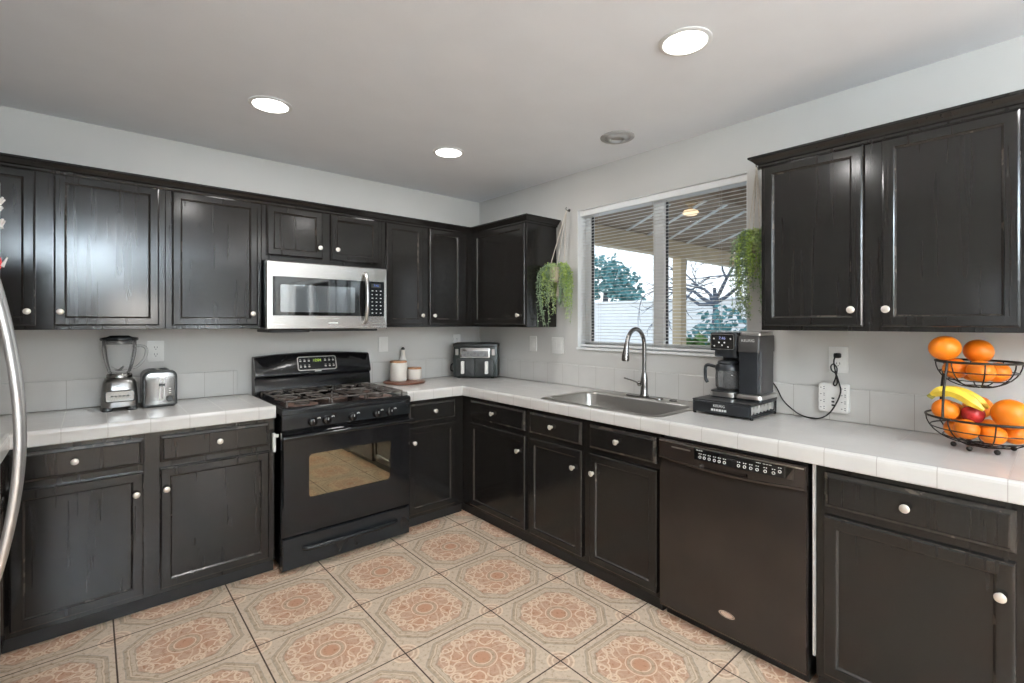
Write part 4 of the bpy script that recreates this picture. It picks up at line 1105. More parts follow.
# ------------------------------------------------------------------ air fryer on the diagonal
def make_fryer():
    c = Vector((-0.262, -0.288, 0.9145)); ex = Vector((1, -1, 0)).normalized(); ey = Vector((1, 1, 0)).normalized()
    t = thing('air_fryer', 'dark grey double-basket air fryer standing in the corner', 'air fryer', c)
    def P(a, b, z): return c + ex * a + ey * b + Vector((0, 0, z))     # a to the right, b towards the corner
    def sec(w, b0, b1, ch, z):
        r = 0.03
        return [P(a, b, z) for a, b in ((-w + r, b0), (w - r, b0), (w - 0.006, b0 + 0.008), (w, b0 + r), (w, b1 - ch), (w - ch, b1), (-w + ch, b1), (-w, b1 - ch), (-w, b0 + r), (-w + 0.006, b0 + 0.008))]
    bm = new()
    loft(bm, [sec(0.176, 0.004, 0.245, 0.10, 0.010), sec(0.186, -0.002, 0.250, 0.10, 0.020), sec(0.188, -0.002, 0.250, 0.10, 0.17), sec(0.184, 0.004, 0.250, 0.10, 0.255)])
    b = obj('body', bm, M['greengrey'], t, 40)
    bm = new(); loft(bm, [sec(0.184, 0.001, 0.25, 0.10, 0.2555), sec(0.188, -0.006, 0.252, 0.10, 0.262), sec(0.187, -0.004, 0.252, 0.10, 0.280), sec(0.170, 0.02, 0.24, 0.10, 0.288)]); obj('top_cover', bm, M['darkgrey'], t, 40)
    for sa in (-0.14, 0.14):
        for bb in (0.03, 0.16):
            bm = new(); v = lathe(bm, [(0.014, 0.0), (0.016, 0.0105)], (0, 0, 0), 12); xf(bm, v, lambda p, q, h: P(sa * (1 if bb < 0.1 else 0.6) + p, bb + q, h)); obj('foot', bm, M['darkgrey'], t)
    bm = new(); slab(bm, rrect(0.246, 0.082, 0.008), 0.0, 0.010, lambda p, q, h: P(p, -h + 0.0005, 0.208 + q), 0.003); pn = obj('control_panel', bm, M['chrome'], t, 40)
    bm = new(); slab(bm, rrect(0.222, 0.048, 0.006), 0.0098, 0.0112, lambda p, q, h: P(p, -h + 0.0005, 0.199 + q)); sc = obj('display_glass', bm, M['steelscreen'], pn)
    for k in range(7):
        a = -0.084 + k * 0.028; dz = 0.006 * (1 if k % 2 else -1)
        bm = new(); v = lathe(bm, [(0.0085, 0.0), (0.0085, 0.0014), (0.0060, 0.0014), (0.0060, 0.0)], (0, 0, 0), 14); xf(bm, v, lambda p, q, h: P(a + p, -0.0105 - h, 0.200 + dz + q)); obj('dial_mark', bm, M['darkgrey'], sc)
    for sa in (-1, 1):
        bm = new(); slab(bm, rrect(0.024, 0.050, 0.004), 0.0, 0.004, lambda p, q, h: P(sa * 0.150 + p, -h + 0.001, 0.214 + q)); obj('vent_slot', bm, M['steelx'], b)
    for sa in (-1, 1):
        bm = new(); slab(bm, rrect(0.150, 0.140, 0.012), 0.0, 0.014, lambda p, q, h: P(sa * 0.0785 + p, -h + 0.0005, 0.088 + q), 0.005); bk = obj('basket', bm, M['darkgrey'], t, 40)
        bm = new(); slab(bm, rrect(0.026, 0.102, 0.006), 0.0138, 0.045, lambda p, q, h: P(sa * 0.098 + p, -h, 0.090 + q), 0.006); obj('basket_handle', bm, M['white'], bk, 40)
    bm = new(); tube(bm, curve_pts([P(-0.187, 0.08, 0.05), P(-0.210, 0.07, 0.055), P(-0.214, 0.07, 0.085), P(-0.206, 0.07, 0.108), P(-0.187, 0.08, 0.112)], 5), 0.006, 8); obj('cord_wrap', bm, M['darkgrey'], t, True)
M['steelscreen'] = vary('grey_display_glass', (0.20, 0.20, 0.20), 0.15, 0.1)
make_fryer()

# ------------------------------------------------------------------ pod drawer and coffee maker
def make_pod_drawer():
    x0, x1, y0, y1 = -0.325, -0.016, -2.512, -2.222
    t = thing('pod_drawer', 'low black pod storage drawer underneath the coffee maker', 'storage drawer', ((x0 + x1) / 2, (y0 + y1) / 2, 0.9145))
    za, zb = 0.926, 0.982
    bm = new(); box(bm, (x0, y0, zb), (x1, y1, zb + 0.007), 0.003, 2); obj('top_plate', bm, M['coffee'], t)
    bm = new(); box(bm, (x0 - 0.004, y0 + 0.004, za), (x0 + 0.010, y1 - 0.004, zb - 0.001), 0.004, 2); fr = obj('drawer_front', bm, M['coffee'], t)
    bm = new(); box(bm, (x0 + 0.011, y0 + 0.012, za), (x1 - 0.004, y1 - 0.012, za + 0.008)); obj('drawer_floor', bm, M['coffee'], t)
    for yy in (y0 + 0.004, y1 - 0.004):
        bm = new(); tube(bm, [(x0 + 0.006, yy, za - 0.004), (x0 + 0.006, yy, zb - 0.003), (x1 - 0.006, yy, zb - 0.003), (x1 - 0.006, yy, za - 0.004)], 0.004, 8, loop=True); obj('side_frame', bm, M['coffee'], t)
        for xx in (x0 + 0.02, x1 - 0.02):
            bm = new(); lathe(bm, [(0.007, 0.9145), (0.008, 0.9225)], (xx, yy, 0), 10); obj('foot', bm, M['cord'], t)
    def FT(a, b, c, zc): return (x0 - 0.0041 - c, (y0 + y1) / 2 + 0.004 - a, zc + b)
    flat_text('KEURIG', 0.017, lambda a, b, c: FT(a, b, c, 0.964), fr)
    for k, w in enumerate((0.012, 0.007, 0.010, 0.013, 0.008, 0.011)):
        bm = new(); a = -0.040 + sum((0.012, 0.007, 0.010, 0.013, 0.008, 0.011)[:k]) + 0.003 * k
        box(bm, FT(a, -0.005, 0, 0.944), FT(a + w, 0.005, 0.0006, 0.944)); obj('printed_mark', bm, M['label'], fr)
    return t
make_pod_drawer()
for i in range(7):
    px = -0.292 + i * 0.041
    t = thing('coffee_pod', 'foil-topped coffee pod in the side of the black pod drawer', 'coffee pod', (px, -2.486, 0.9345), 'coffee pods in the drawer')
    bm = new(); v = lathe(bm, [(0.013, 0.022), (0.0175, -0.014)], (0, 0, 0), 16); xf(bm, v, lambda p, q, h: (px + p, -2.486 + h, 0.954 + q)); obj('cup', bm, M['ceramic'], t, True)
    bm = new(); v = lathe(bm, [(0.0195, -0.014), (0.0195, -0.0165), (0.001, -0.017)], (0, 0, 0), 16); xf(bm, v, lambda p, q, h: (px + p, -2.486 + h, 0.954 + q)); obj('lid', bm, M['pod'], t, True)

def make_coffee():
    z0 = 0.9895
    t = thing('coffee_maker', 'black dual coffee maker with a glass carafe and a brewing tower', 'coffee maker', (-0.12, -2.37, z0))
    def sl(outl, za, zb, bev, name, mat, parent=t, sm=35):
        bm = new(); slab(bm, outl, za, zb, lambda p, q, h: (p, q, h), bev); return obj(name, bm, mat, parent, sm)
    def rr(x0, x1, y0, y1, r): return [((x0 + x1) / 2 + p, (y0 + y1) / 2 + q) for p, q in rrect(x1 - x0, y1 - y0, r, 5)]
    # left half: warming plate, back column, overhanging head with touch panel
    sl(rr(-0.216, -0.020, -2.392, -2.246, 0.045), z0, z0 + 0.034, 0.006, 'plate_base', M['coffee'])
    bm = new(); loft(bm, [[(p, q, h) for p, q in o] for o, h in ((rr(-0.2185, -0.10, -2.394, -2.244, 0.047), z0 + 0.006), (rr(-0.2185, -0.10, -2.394, -2.244, 0.047), z0 + 0.028))]); obj('plate_band', bm, M['steelx'], t, 35)
    cyx = (-0.135, -2.322)
    bm = new(); lathe(bm, [(0.060, z0 + 0.0345), (0.060, z0 + 0.037), (0.001, z0 + 0.037)], cyx + (0,), 28); obj('hot_plate', bm, M['slot'], t, True)
    sl(rr(-0.070, -0.020, -2.392, -2.256, 0.012), z0 + 0.0345, 1.246, 0, 'back_column', M['coffee'])
    hd = sl(rr(-0.200, -0.020, -2.396, -2.250, 0.018), 1.228, 1.322, 0.008, 'brew_head', M['coffee'])
    sl(rr(-0.190, -0.030, -2.392, -2.262, 0.030), 1.196, 1.2275, 0, 'filter_basket', M['coffee'])
    def HF(p, q, h): return (-0.2002 - h, -2.318 - p, 1.274 + q)
    ro, ri = rrect(0.122, 0.078, 0.010), rrect(0.116, 0.072, 0.008)
    bm = new(); loft(bm, [[HF(p, q, h) for p, q in o] for o, h in ((ro, 0), (ro, 0.003), (ri, 0.003), (ri, 0))], loop=True); obj('panel_bezel', bm, M['steelx'], hd)
    bm = new(); slab(bm, ri, 0, 0.0018, HF); tp = obj('touch_panel', bm, M['glassdark'], hd)
    flat_text('7:46', 0.020, lambda a, b, c: HF(a, b + 0.018, 0.002 + c), tp, M['led_pale'], 'clock_digits')
    for bx_, bz in ((-0.043, 0.016), (0.043, 0.016), (-0.040, -0.022), (0.0, -0.018), (0.030, -0.026), (0.012, -0.004), (-0.016, -0.004)):
        bm = new(); slab(bm, [(p + bx_, q + bz) for p, q in rrect(0.008, 0.008, 0.003, 3)], 0.0018, 0.0026, HF); obj('touch_key', bm, M['label'], tp)
    # right half: single-cup tower with a silver foot
    sl(rr(-0.222, -0.020, -2.520, -2.396, 0.020), z0, z0 + 0.010, 0, 'tower_base', M['coffee'])
    sl(rr(-0.232, -0.020, -2.524, -2.393, 0.030), z0 + 0.0105, z0 + 0.030, 0.004, 'drip_foot', M['steelx'])
    sl(rr(-0.205, -0.175, -2.4965, -2.404, 0.006), z0 + 0.0305, 1.226, 0, 'cup_door', M['coffee'])
    sl(rr(-0.174, -0.020, -2.500, -2.402, 0.012), z0 + 0.0305, 1.226, 0, 'tower_body', M['coffee2'])
    th = sl(rr(-0.212, -0.020, -2.505, -2.398, 0.014), 1.2265, 1.308, 0.003, 'tower_head', M['coffee2'])
    sl(rr(-0.190, -0.026, -2.502, -2.400, 0.014), 1.3085, 1.328, 0.004, 'reservoir_lid', M['steelx'])
    flat_text('KEURIG', 0.0185, lambda a, b, c: (-0.2125 - c, -2.451 - a, 1.283 + b), th)
    # carafe
    bm = new()
    cz = z0 + 0.0375
    prof = [(0.048, cz + 0.002), (0.058, cz + 0.004), (0.064, cz + 0.015), (0.066, cz + 0.06), (0.063, cz + 0.10), (0.054, cz + 0.128), (0.050, cz + 0.134)]
    pr2 = prof + [(r - 0.0025, z) for r, z in reversed(prof)]
    lathe(bm, pr2, cyx + (0,), 32)
    ca = obj('carafe', bm, M['carafe'], t, True)
    bm = new(); lathe(bm, [(0.0665, cz + 0.100), (0.0665, cz + 0.116), (0.058, cz + 0.130), (0.0545, cz + 0.130), (0.0635, cz + 0.110), (0.0635, cz + 0.100)], cyx + (0,), 32); obj('carafe_band', bm, M['coffee'], ca, True)
    bm = new(); lathe(bm, [(0.054, cz + 0.1305), (0.056, cz + 0.137), (0.052, cz + 0.146), (0.018, cz + 0.152), (0.001, cz + 0.152)], cyx + (0,), 28); obj('carafe_lid', bm, M['coffee'], ca, True)
    bm = new(); hx, hy = cyx[0] - 0.03, cyx[1]
    tube(bm, curve_pts([(hx, hy + 0.058, cz + 0.115), (hx - 0.012, hy + 0.095, cz + 0.122), (hx - 0.016, hy + 0.104, cz + 0.100), (hx - 0.016, hy + 0.102, cz + 0.050), (hx - 0.012, hy + 0.094, cz + 0.030)], 6), 0.0085, 10); obj('carafe_handle', bm, M['coffee'], ca, True)
    return t
make_coffee()

bm = new()
pts = [(-0.0163, -2.485, 1.075), (-0.0163, -2.512, 1.040), (-0.020, -2.532, 1.000), (-0.030, -2.550, 0.980), (-0.045, -2.580, 0.958), (-0.050, -2.632, 0.926), (-0.055, -2.699, 0.919), (-0.055, -2.747, 0.945), (-0.052, -2.779, 0.998), (-0.050, -2.797, 1.054), (-0.050, -2.791, 1.094), (-0.050, -2.779, 1.135), (-0.048, -2.762, 1.150), (-0.044, -2.757, 1.170), (-0.042, -2.768, 1.180), (-0.040, -2.780, 1.160), (-0.042, -2.776, 1.120), (-0.046, -2.768, 1.090), (-0.052, -2.776, 1.082), (-0.050, -2.784, 1.098), (-0.046, -2.776, 1.140), (-0.042, -2.768, 1.190), (-0.038, -2.772, 1.214), (-0.034, -2.776, 1.219)]
tube(bm, curve_pts(pts, 6), 0.0032, 8)
t = thing('power_cord', 'black coffee maker cord hanging in a loop from the wall outlet', 'cord', (-0.034, -2.776, 1.219))
obj('cable', bm, M['cord'], t, True)
bm = new(); place(bm, slab(bm, rrect(0.026, 0.022, 0.006), 0.0092, 0.034, lambda p, q, d: (-2.776 + p, d, 1.219 + q), 0.004), WW); obj('plug', bm, M['cord'], t, True)

# ------------------------------------------------------------------ two-tier fruit basket
BX, BY = -0.200, -3.282
def make_basket():
    t = thing('fruit_basket', 'two-tier dark wire fruit basket full of oranges on the worktop', 'fruit basket', (BX, BY, 0.9145))
    def bowl(cx, cy, R_, zr, zb, name):
        bm = new(); r = 0.0022
        circ = lambda rad, z: [(cx + rad * math.cos(k * PI / 24), cy + rad * math.sin(k * PI / 24), z) for k in range(48)]
        tube(bm, circ(R_, zr), 0.0042, 8, loop=True); rim = obj(name, bm, M['wire'], t, True)
        H = zr - zb
        def rad(f): return R_ * math.sqrt(max(0.0, 1 - (1 - f) ** 2)) * 0.97 + 0.03 * R_ if f > 0 else R_ * 0.30
        bm = new()
        for f in (0.03, 0.28, 0.60): tube(bm, circ(R_ * math.sqrt(1 - (1 - f) ** 2) if f > 0.05 else R_ * 0.32, zb + H * f), r, 6, loop=True)
        for k in range(8):
            a = k * PI / 4 + 0.25
            pl = [(cx + R_ * 0.02 * math.cos(a), cy + R_ * 0.02 * math.sin(a), zb)]
            for q in range(0, 9):
                th = q / 8 * PI / 2; rr = R_ * (0.15 + 0.85 * math.sin(th)) if q else R_ * 0.15
                pl.append((cx + rr * math.cos(a), cy + rr * math.sin(a), zb + H * (1 - math.cos(th))))
            tube(bm, pl, r, 6)
        obj('wire_cage', bm, M['wire'], rim, True)
        return rim
    bowl(BX, BY, 0.163, 1.028, 0.928, 'lower_bowl')
    bowl(BX, BY + 0.018, 0.117, 1.230, 1.138, 'upper_bowl')
    # uprights from the lower rim to the upper rim
    for a in (2.50, 0.95, -1.30):
        bm = new(); c_, s_ = math.cos(a), math.sin(a)
        tube(bm, curve_pts([(BX + 0.163 * c_, BY + 0.163 * s_, 1.024), (BX + 0.148 * c_, BY + 0.008 + 0.148 * s_, 1.12), (BX + 0.119 * c_, BY + 0.018 + 0.119 * s_, 1.230)], 6), 0.0040, 8); obj('upright', bm, M['wire'], t, True)
    bm = new(); cx, cy = BX, BY - 0.163
    tube(bm, curve_pts([(cx, cy, 1.028), (cx, cy - 0.018, 1.040), (cx, cy - 0.024, 1.060), (cx, cy - 0.012, 1.074), (cx, cy + 0.004, 1.066), (cx, cy + 0.002, 1.052)], 6), 0.0026, 6); obj('banana_hook', bm, M['wire'], t, True)
    for a in (1.9, 2.75, 3.6, 0.6, -1.0):
        bm = new(); ball(bm, (BX + 0.085 * math.cos(a), BY + 0.085 * math.sin(a), 0.9240), 0.0092, 12, 8); obj('foot', bm, M['wire'], t, True)
    return t
make_basket()

def fruit_proto(r):
    t = thing('orange', 'x', 'orange', (0, 0, 0), 'oranges in the fruit basket')
    bm = new(); n, m = 24, 14; rings = []
    for k in range(m + 1):
        a = PI * k / m; rr = max(1e-4, r * math.sin(a)); z = -r * math.cos(a) * 0.95
        dimple = 0.10 * r * math.exp(-((PI - a) / 0.28) ** 2)
        rings.append([(rr * math.cos(2 * PI * q / n), rr * math.sin(2 * PI * q / n), z - dimple) for q in range(n)])
    loft(bm, rings); obj('peel', bm, M['orange'], t, True, local=True)
    bm = new(); zt = r * 0.86
    lathe(bm, [(0.0042, zt - 0.004), (0.0042, zt + 0.0012), (0.002, zt + 0.0018), (0.0005, zt + 0.0018)], (0, 0, 0), 8); obj('stem_button', bm, M['navel'], t, local=True)
    return t
proto = fruit_proto(0.044)
spots = [  # x, y, z, radius, tilt, turn, label
    (-0.2509, -3.1798, 1.2782, 0.0475, 0.5, 0.3, 'biggest orange on the far top of the upper tier'),
    (-0.1666, -3.2630, 1.2672, 0.0440, 1.15, 2.9, 'orange on top of the upper tier with its stem spot showing'),
    (-0.2202, -3.2061, 1.2026, 0.0380, 0.9, 1.0, 'orange low in the upper tier, under the biggest one'),
    (-0.2541, -3.2766, 1.2001, 0.0400, 0.7, 2.9, 'orange low in the upper tier, at the front of the rim'),
    (-0.1852, -3.3133, 1.1948, 0.0380, 0.4, 4.0, 'orange low in the upper tier, at the end nearest the picture edge'),
    (-0.1580, -3.2445, 1.1896, 0.0360, 0.2, 5.0, 'orange low in the upper tier, at the back by the wall'),
    (-0.2650, -3.1835, 1.0520, 0.0400, 0.6, 2.2, 'orange by the far rim of the lower tier, below the banana stems'),
    (-0.1300, -3.2578, 1.0556, 0.0440, 0.3, 1.1, 'orange at the back of the lower tier, behind the bananas'),
    (-0.2568, -3.3510, 1.0576, 0.0520, 1.2, 2.8, 'large front orange of the lower tier showing a pale stem spot'),
    (-0.2304, -3.2081, 0.9834, 0.0360, 0.8, 1.0, 'orange in the bottom layer of the lower tier, at its far end'),
    (-0.2923, -3.2437, 0.9941, 0.0360, 0.9, 3.0, 'orange in the bottom layer of the lower tier, directly below the apple'),
    (-0.2607, -3.3082, 0.9794, 0.0370, 0.3, 4.4, 'orange in the bottom layer, front centre of the lower tier'),
    (-0.2102, -3.3610, 0.9833, 0.0360, 0.5, 4.0, 'orange in the bottom layer, beneath the large front one'),
    (-0.1344, -3.3600, 1.0027, 0.0420, 0.5, 5.0, 'orange against the near wall-side rim of the lower tier'),
    (-0.1284, -3.2853, 0.9803, 0.0360, 0.5, 0.5, 'orange in the bottom layer nearest the wall'),
    (-0.1567, -3.2140, 0.9837, 0.0360, 0.5, 1.5, 'orange in the bottom layer, far end on the wall side'),
    (-0.1930, -3.2008, 1.0424, 0.0340, 0.5, 2.5, 'small orange behind the far-rim orange of the lower tier'),
]
for i, (x, y, z, r_, tilt, turn, lb) in enumerate(spots):
    s = r_ / 0.044
    o = proto if i == 0 else dup(proto, (0, 0, 0), lb)
    o['label'] = lb; o.location = (x, y, z); o.scale = (s, s, s); o.rotation_euler = (tilt * math.cos(turn + PI / 2), tilt * math.sin(turn + PI / 2), turn)

t = thing('apple', 'dark red apple under the bananas in the lower tier', 'apple', (-0.2381, -3.2546, 1.0406))
bm = new(); rings = []
for k in range(15):
    a = PI * k / 14; rr = max(1e-4, 0.0335 * math.sin(a) * (1 + 0.08 * math.cos(a) * -1)); z = -0.034 * math.cos(a) - 0.010 * math.exp(-((PI - a) / 0.35) ** 2) + 0.006 * math.exp(-(a / 0.3) ** 2)
    rings.append([(-0.2381 + rr * math.cos(2 * PI * q / 22), -3.2546 + rr * math.sin(2 * PI * q / 22), 1.0406 + z) for q in range(22)])
loft(bm, rings); obj('skin', bm, M['apple'], t, True)
bm = new(); tube(bm, [(-0.238, -3.2546, 1.060), (-0.236, -3.253, 1.070), (-0.233, -3.252, 1.076)], 0.0016, 6); obj('stalk', bm, M['bananatip'], t, True)

def banana(ctrl, label):
    pts = curve_pts(ctrl, 6); n = len(pts); rad = []
    for i in range(n):
        s = i / (n - 1)
        rad.append(0.0062 if s < 0.10 else 0.0062 + (0.0205 - 0.0062) * min(1, (s - 0.10) / 0.20) if s < 0.30 else 0.0205 if s < 0.80 else max(0.004, 0.0205 - (s - 0.80) / 0.20 * 0.0145))
    t = thing('banana', label, 'banana', ctrl[0], 'bananas in the fruit basket')
    bm = new(); k = max(2, int(n * 0.12)); tube(bm, pts[k:], 0, 6, radii=rad[k:]); obj('skin', bm, M['banana'], t, 50)
    bm = new(); tube(bm, pts[:k + 1], 0, 8, radii=[r * 1.02 for r in rad[:k + 1]]); obj('stem', bm, M['bananatip'], t, True)
banana([(-0.276, -3.136, 1.096), (-0.278, -3.156, 1.112), (-0.276, -3.185, 1.122), (-0.276, -3.220, 1.114), (-0.280, -3.255, 1.092), (-0.284, -3.287, 1.066)], 'yellow banana lying in front, resting on the oranges of the lower tier')
banana([(-0.258, -3.140, 1.088), (-0.248, -3.162, 1.108), (-0.234, -3.195, 1.120), (-0.224, -3.230, 1.114), (-0.221, -3.265, 1.092), (-0.224, -3.294, 1.068)], 'yellow banana lying behind the front banana on the lower tier')

# ------------------------------------------------------------------ hanging plants
def leaf(bm, p, d, L, w):
    d = Vector(d).normalized(); u, n = frame_axes(d); roll = random.uniform(0, PI)
    u = u * math.cos(roll) + n * math.sin(roll); n = d.cross(u)
    p = Vector(p); a = bm.verts.new(p); b = bm.verts.new(p + d * L * 0.5 + u * w + n * w * 0.25); c = bm.verts.new(p + d * L); e = bm.verts.new(p + d * L * 0.5 - u * w + n * w * 0.25); m = bm.verts.new(p + d * L * 0.55 - n * w * 0.2)
    bm.faces.new((a, b, m)); bm.faces.new((b, c, m)); bm.faces.new((c, e, m)); bm.faces.new((e, a, m))

def hanging_plant(label, hook, pot, pr, trails, mats, wallx=-0.004):
    t = thing('hanging_plant', label, 'hanging plant', (pot[0], pot[1], pot[2]))
    px, py, pz = pot
    bm = new(); tube(bm, curve_pts([(wallx, hook[1], hook[2]), (-0.030, hook[1], hook[2] - 0.004), (-0.040, hook[1], hook[2] + 0.008), (-0.034, hook[1], hook[2] + 0.018)], 4), 0.0035, 8); lathe(bm, [(0.012, wallx), (0.010, wallx - 0.004)], (0, hook[1], hook[2]), 14, 'x'); obj('wall_hook', bm, M['nickel'], t, True)
    bm = new(); lathe(bm, [(pr * 0.70, pz - pr * 0.9), (pr * 0.80, pz - pr * 0.9), (pr, pz + pr * 0.75), (pr * 1.05, pz + pr * 0.78), (pr * 1.05, pz + pr * 0.95), (pr * 0.92, pz + pr * 0.95), (pr * 0.90, pz + pr * 0.6), (0.001, pz + pr * 0.6)], (px, py, 0), 24); obj('pot', bm, M['pot'], t, True)
    top = Vector((-0.036, hook[1], hook[2] - 0.004))
    for k in range(4):
        a = PI / 4 + k * PI / 2; c_, s_ = math.cos(a), math.sin(a)
        bm = new(); tube(bm, curve_pts([top, (px + pr * 0.9 * c_, py + pr * 0.9 * s_, pz + pr * 1.8), (px + pr * 1.08 * c_, py + pr * 1.08 * s_, pz + pr * 0.9), (px + pr * 0.9 * c_, py + pr * 0.9 * s_, pz - pr * 0.8), (px, py, pz - pr * 1.05)], 5), 0.0028, 6); obj('hanger_cord', bm, M['rope'], t, True)
    bm = new(); tube(bm, [(px, py, pz - pr * 1.02), (px, py, pz - pr * 1.25)], 0.006, 8)
    for k in range(10):
        a = k * 0.63; tube(bm, [(px, py, pz - pr * 1.2), (px + 0.012 * math.cos(a), py + 0.012 * math.sin(a), pz - pr * 1.2 - 0.10)], 0.0012, 5)
    obj('tassel', bm, M['rope'], t, True)
    stems = new(); bms = [new(), new(), new()]
    for (a, reach, drop, dens, mi) in trails:
        c_, s_ = math.cos(a), math.sin(a)
        rim = Vector((px + pr * 0.8 * c_, py + pr * 0.8 * s_, pz + pr * 0.8))
        ctrl = [rim - Vector((c_ * pr * .4, s_ * pr * .4, 0)), rim + Vector((c_ * 0.02, s_ * 0.02, 0.025)), rim + Vector((c_ * reach, s_ * reach, -0.03)), rim + Vector((c_ * (reach + 0.01), s_ * (reach + 0.01), -drop * 0.5)), rim + Vector((c_ * reach * random.uniform(.6, 1.1), s_ * reach * random.uniform(.6, 1.1), -drop))]
        for q in ctrl: q.x = min(q.x, -0.022)
        path = curve_pts(ctrl, 8); tube(stems, path, 0.0012, 4)
        for i in range(1, len(path)):
            for _ in range(dens):
                f = random.random(); p = path[i - 1].lerp(path[i], f) + Vector((random.gauss(0, 0.006), random.gauss(0, 0.006), random.gauss(0, 0.006)))
                p.x = min(p.x, -0.016)
                d = Vector((random.gauss(0, 1), random.gauss(0, 1), random.gauss(-0.25, 0.8)))
                q = p + d.normalized() * 0.02
                if q.x > -0.012: d.x = -abs(d.x)
                leaf(bms[mi], p, d, random.uniform(0.009, 0.017), random.uniform(0.003, 0.0055))
    obj('stems', stems, M['leafdark'], t)
    for nm, b, mt in zip(('foliage', 'pale_foliage', 'grey_foliage'), bms, mats):
        if b.verts: obj(nm, b, mt, t)
        else: b.free()
    return t
tr = []
for k in range(52):
    a = random.uniform(-2.2, 2.6) if k % 4 else random.uniform(0, 2 * PI); tr.append((a, random.uniform(0.025, 0.065), random.uniform(0.06, 0.28), 5, 0 if k % 3 else 2))
for k in range(14): tr.append((random.uniform(0, 2 * PI), random.uniform(0.02, 0.06), random.uniform(0.20, 0.40), 4, 1))
for k in range(8): tr.append((random.uniform(1.2, 2.6), random.uniform(0.06, 0.11), random.uniform(0.30, 0.44), 3, 2))
hanging_plant('trailing green plant in a rope hanger between corner cabinet and window', (0, -1.090, 2.190), (-0.125, -1.090, 1.715), 0.050, tr, (M['leaf'], M['leaf2'], M['leafdark']))
tr = []
for k in range(34): tr.append((random.uniform(0, 2 * PI), random.uniform(0.015, 0.05), random.uniform(0.12, 0.45), 5, 0 if k % 2 else 2))
for k in range(16): tr.append((random.uniform(0, 2 * PI), random.uniform(0.02, 0.05), random.uniform(0.02, 0.14), 5, 1))
for k in range(10): tr.append((random.uniform(0.9, 2.4), random.uniform(0.05, 0.085), random.uniform(0.30, 0.42), 4, 2))
hanging_plant('trailing green plant in a rope hanger right of the window by the cabinet', (0, -2.420, 2.180), (-0.085, -2.440, 1.770), 0.042, tr, (M['leaf'], M['leaf2'], M['leafdark']))

# ------------------------------------------------------------------ window blind
def make_blind():
    y0, y1 = WY0 + 0.006, WY1 - 0.006
    t = thing('window_blind', 'white horizontal slatted blind lowered over the sink window', 'blind', (0.042, (y0 + y1) / 2, WZ1))
    bm = new(); box(bm, (0.018, y0, WZ1 - 0.042), (0.070, y1, WZ1 - 0.002), 0.004, 2); obj('headrail', bm, M['vinyl'], t)
    bm = new(); box(bm, (0.030, y0, WZ0 + 0.012), (0.056, y1, WZ0 + 0.026), 0.004, 2); obj('bottom_rail', bm, M['vinyl'], t)
    z = WZ1 - 0.055; k = 0; tilt = 0.10
    while z > WZ0 + 0.032:
        bm = new(); rings = []
        for y in (y0 + 0.002, y1 - 0.002):
            top = [(0.043 + 0.0125 * s, y, z + 0.0016 * (1 - s * s) + tilt * 0.0125 * s) for s in (-1, -0.5, 0, 0.5, 1)]
            rings.append(top + [(p[0], p[1], p[2] - 0.0007) for p in reversed(top)])
        loft(bm, rings); obj('slat', bm, M['slat'], t); z -= 0.0215; k += 1
    for yy in (y0 + 0.16, (y0 + y1) / 2, y1 - 0.16):
        for dx in (0.0295, 0.0565):
            bm = new(); cyl(bm, (dx, yy, WZ0 + 0.02), (dx, yy, WZ1 - 0.04), 0.0008, seg=5); obj('ladder_cord', bm, M['rope'], t)
make_blind()

# ------------------------------------------------------------------ refrigerator at the left edge and its magnets
def make_fridge():
    xf_, y0, y1 = -2.832, -2.385, -1.488
    t = thing('refrigerator', 'stainless french-door refrigerator whose bowed handle shows at the left edge', 'refrigerator', (-3.16, (y0 + y1) / 2, 0))
    bm = new(); box(bm, (XL + 0.03, y0 + 0.004, 0.02), (xf_ - 0.062, y1 - 0.004, 1.775), 0.006, 2)
    for yy in (y0 + 0.08, y1 - 0.08):
        for xx in (XL + 0.12, xf_ - 0.14): cyl(bm, (xx, yy, 0), (xx, yy, 0.022), 0.02, seg=12)
    obj('body', bm, M['fridgeside'], t)
    ym = (y0 + y1) / 2
    for a, b, hy in ((ym + 0.002, y1, ym + 0.036), (y0, ym - 0.002, ym - 0.030)):
        bm = new(); box(bm, (xf_ - 0.060, a, 0.665), (xf_, b, 1.775), 0.008, 3); d = obj('door', bm, M['fridge'], t)
        bm = new()
        tube(bm, curve_pts([(xf_ - 0.002, hy, 1.515), (xf_ + 0.024, hy, 1.495), (xf_ + 0.046, hy, 1.40), (xf_ + 0.066, hy, 1.26), (xf_ + 0.074, hy, 1.12), (xf_ + 0.067, hy, 0.99), (xf_ + 0.045, hy, 0.85), (xf_ + 0.018, hy, 0.745), (xf_ - 0.002, hy, 0.725)], 8), 0.0085, 14); obj('handle', bm, M['fridgebar'], d, True)
    bm = new(); box(bm, (xf_ - 0.060, y0, 0.060), (xf_, y1, 0.655), 0.008, 3); d = obj('freezer_drawer', bm, M['fridge'], t)
    bm = new(); box(bm, (xf_ - 0.020, y0 + 0.05, 0.640), (xf_ + 0.001, y1 - 0.05, 0.652), 0.002, 1); obj('grip', bm, M['fridgebar'], d)
M['fridgebar'] = vary('satin_handle_steel', (0.58, 0.57, 0.56), 0.30, 0.04, metal=0.85)
make_fridge()

